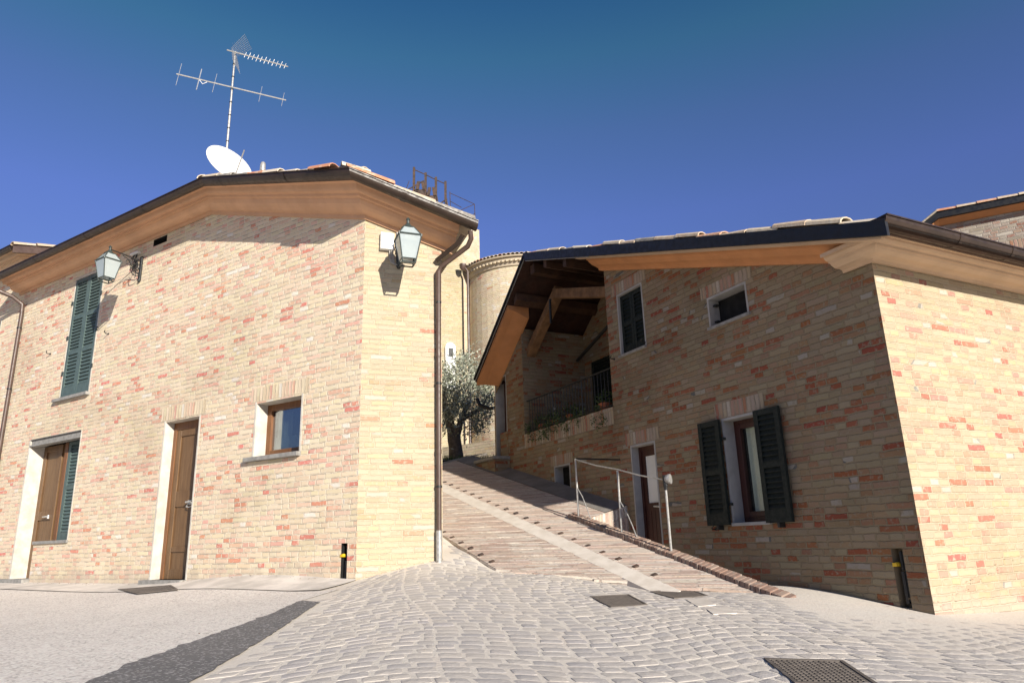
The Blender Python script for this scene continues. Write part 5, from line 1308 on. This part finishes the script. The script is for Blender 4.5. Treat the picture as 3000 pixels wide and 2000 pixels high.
mb = MB(); mb.tube([q0_*np.array([1, 1, 0])+Z3*2, q0_*np.array([1, 1, 0])+Z3*zt0, pD((1358, 778), 25.6)], .045, 8); mb.lathe(pD((1356, 785), 25.6)-Z3*.1, [(.05, 0), (.12, .1), (.14, .25)], 8); mb.build('pipe', M_pipe, T, smooth=True)
# niche statue
P = pD((1315, 1060), 25.3)
T = thing('wall_niche', 'white arched niche with a pale figure on the yellow tower wall', 'niche', P-Z3*.5)
mb = MB(); nn_ = 14; w_ = .2; zl, zh_ = above(P, (1315, 1095))[2]-.3, above(P, (1316, 1010))[2]
pts = [FTw.px(1303, 1095)]
uc_, zc_ = FTw.px(1317, 1020)
ring = [(uc_-w_, zc_-1.6)] + [(uc_-w_*math.cos(math.pi*i/nn_), zc_+w_*math.sin(math.pi*i/nn_)) for i in range(nn_+1)] + [(uc_+w_, zc_-1.6)]
vs = [FTw.at(a, b, .12) for a, b in ring]+[FTw.at(a, b, 0) for a, b in ring]; n_ = len(ring)
mb.add(vs, [list(range(n_))]+[[i, i+n_, (i+1) % n_+n_, (i+1) % n_] for i in range(n_)]); mb.build('surround', M_white, T)
mb = MB(); mb.fbox(FTw, uc_-.09, uc_+.10, zc_-.35, zc_-.02, .121, .13); mb.build('opening', M_iron, T)
# low brick wall behind the tree, grass
ub = FS
b1, b2 = pD((1262, 1350), 21), pD((1470, 1342), 19)
dW = unit((b2-b1)*np.array([1, 1, 0])); FW = Fr(b1, dW, nrm(dW)); LWW = float((b2-b1)@dW)
zw0 = above(b1, (1262, 1300))[2]; zw1 = above(b2, (1440, 1288))[2]
mb = MB(); wall(mb, FW, -3, LWW+1, 0, [(-3, zw0-.1), (LWW+1, zw1)], []); mb.quad(FW.at(-3, zw0-.1), FW.at(LWW+1, zw1), FW.at(LWW+1, zw1, -.3), FW.at(-3, zw0-.1, -.3)); ow = mb.build('garden_wall', M_brC, None, loc=FW.at(LWW/2, 2, 0)); tag(ow, 'low brick retaining wall behind the olive tree trunk', 'wall')
g1, g2 = pD((1280, 1352), 17), pD((1460, 1350), 15.5)
mb = MB(); r2 = random.Random(4)
for i in range(2600):
    t = r2.random(); P = g1+(g2-g1)*t+unit((g2-g1))*0+np.array([r2.uniform(-.2, .2), r2.uniform(-1.0, 1.2), 0]); P[2] = g1[2]+(g2[2]-g1[2])*t-.06
    d = unit(np.array([r2.gauss(0, .4), r2.gauss(0, .4), 1.])); s = np.array([r2.uniform(-.012, .012), .006, 0]); h = r2.uniform(.05, .17)
    mb.add([P-s, P+s, P+d*h], [[0, 1, 2]], None, r2.random())
tag(mb.build('grass', M_leaf), 'dry grass verge at the foot of the olive tree', 'grass', kind='stuff')
mb = MB(); mb.add([g1+np.array([-1.5, -1, -.08]), g2+np.array([1.5, -1, -.08]), g2+np.array([1.5, 6, .25]), g1+np.array([-1.5, 6, .2])], [[0, 1, 2, 3]]); tag(mb.build('verge_soil', M_soil), kind='structure')
# olive tree
DTr = 16.0
tb = pD((1338, 1360), DTr); T = thing('olive_tree', 'grey green olive tree at the top of the ramp between the houses', 'tree', tb)
def tp(x, y, dd=0.): return pD((x, y), DTr+dd)
mb = MB()
br = [([(1338, 1365), (1334, 1310), (1330, 1285), (1322, 1255), (1308, 1200), (1300, 1150), (1303, 1090)], [.19, .15, .13, .09, .06, .04, .02]),
      ([(1330, 1290), (1342, 1260), (1352, 1225), (1372, 1180), (1385, 1130), (1372, 1080)], [.12, .08, .06, .05, .035, .015]),
      ([(1326, 1262), (1320, 1220), (1335, 1170), (1350, 1110), (1345, 1060)], [.08, .06, .045, .03, .015]),
      ([(1352, 1225), (1385, 1210), (1412, 1195), (1428, 1160)], [.07, .05, .03, .015]), ([(1310, 1205), (1285, 1180), (1262, 1150)], [.06, .04, .02])]
for i, (pts, rs) in enumerate(br): mb.tube([tp(x, y, .0 if k == 0 else (.25*((i*7+k*3) % 5-2)*.5*k/6)) for k, (x, y) in enumerate(pts)], rs, 9)
mb.build('trunk', M_bark, T, smooth=True)
mb = MB(); r2 = random.Random(9)
clumps = []
for _ in range(430):
    x, y = r2.uniform(1225, 1445), r2.uniform(1020, 1285)
    # crown outline: fuller below, ragged top
    cx_, cy_ = 1352, 1165; e_ = ((x-cx_)/88)**2+((y-cy_)/118)**2
    if e_ > 1.0: continue
    if y < 1085 and r2.random() < .45: continue
    if 1335 < x < 1395 and 1200 < y < 1245 and r2.random() < .8: continue
    if y > 1255 and x < 1370: continue
    clumps.append((x, y))
for (x, y) in clumps:
    dd = r2.uniform(-1.0, 1.0)*math.sqrt(max(0, 1-((x-1352)/95)**2))
    C = tp(x, y, dd); sz = r2.uniform(.10, .22)
    nl = int(52*r2.uniform(.4, 1.4))
    axis = unit(np.array([r2.gauss(0, .5), r2.gauss(0, .5), 1 if y < 1150 else r2.choice((1, -.7))]))
    for _ in range(nl):
        P = C+axis*r2.uniform(-1, 1)*sz*1.4+np.array([r2.gauss(0, 1), r2.gauss(0, 1), r2.gauss(0, 1)])*sz*.42
        d = unit(axis*.8+np.array([r2.gauss(0, 1), r2.gauss(0, 1), r2.gauss(0, 1)])*.8); s = unit(np.cross(d, np.array([r2.gauss(0, 1), r2.gauss(0, 1), r2.gauss(0, 1)])))
        l = r2.uniform(.06, .10); w_ = r2.uniform(.010, .017)
        mb.add([P, P+d*l*.5+s*w_, P+d*l, P+d*l*.5-s*w_], [[0, 1, 2, 3]], None, r2.random())
mb.build('crown', M_olive, T)
# ------------------------------------------------------------------ building D upper right
Dd = 15.5
P0 = pD((2752, 700), Dd); hD = head(121)
FD = Fr(P0, hD, nrm(hD))
DH = thing('brick_house', 'grey brick house seen above the right roof in the upper right corner', 'house', np.array([P0[0], P0[1], .5]))
u1_, z1_ = FD.px(2752, 660); u2_, z2_ = FD.px(3000, 612); u3_, z3_ = FD.px(2700, 700)
sD = (z2_-z1_)/(u2_-u1_); sE = (z1_-z3_)/(u1_-u3_)
topD = [(-3, z1_+sE*(-3-u1_)), (u1_, z1_), (6, z1_+sD*(6-u1_))]
ha, za_ = FD.px(2945, 765); hb, zb_ = FD.px(2982, 735); hWd = (ha, hb, za_-.12, zb_)
mb = MB(); wall(mb, FD, -3, 6, 0, topD, [hWd]); 
mb.quad(FD.at(6, 0), FD.at(6, topD[2][1]), FD.at(6, topD[2][1], -6), FD.at(6, 0, -6)); mb.quad(FD.at(-3, 0), FD.at(-3, 0, -6), FD.at(-3, topD[0][1], -6), FD.at(-3, topD[0][1]))
mb.build('wall', M_brG, DH)
def nD(): return [lambda o, h: FD.at(-3, topD[0][1]+h, o), lambda o, h: FD.at(u1_, z1_+h, o), lambda o, h: FD.at(6, topD[2][1]+h, o)]
mb = MB(); mb.sweep([(0, -.02), (.04, -.02), (.14, .03), (.18, .06), (.18, .09), (0, .09)], nD(), closed=True, cap=True); mb.build('cornice', M_cornO, DH)
mb = MB(); mb.sweep([(.17, .06), (.25, .06), (.25, .19), (.17, .19)], nD(), closed=True, cap=True); mb.build('gutter', M_flash, DH)
mb = MB(); mb.add([nd(.25, .18) for nd in nD()]+[nd(.25, .18)-FD.n*6 for nd in nD()], [[0, 1, 4, 3], [1, 2, 5, 4]]); rd = mb.build('roof', M_tile, DH)
mb = MB()
for i in range(18):
    u = u1_+i*.33; P = FD.at(u, z1_+sD*(u-u1_)+.19, .20); tile(mb, P, unit(FD.d+Z3*sD), FD.n, Z3, r=.085, L=.4)
for i in range(4):
    u = u1_-i*.33; P = FD.at(u, z1_+sE*(u-u1_)+.19, .20); tile(mb, P, unit(-FD.d-Z3*sE), FD.n, Z3, r=.085, L=.4)
mb.build('roof_tiles', M_tile, rd)
Wd = win_empty(DH); jambs(FD, hWd, .14, Wd, M_plasB); mb = MB(); mb.fbox(FD, *hWd, -.16, -.14); mb.build('pane', M_int, Wd); lintel(FD, hWd[0], hWd[1], hWd[3]+.026, .2, M_soldB, Wd)
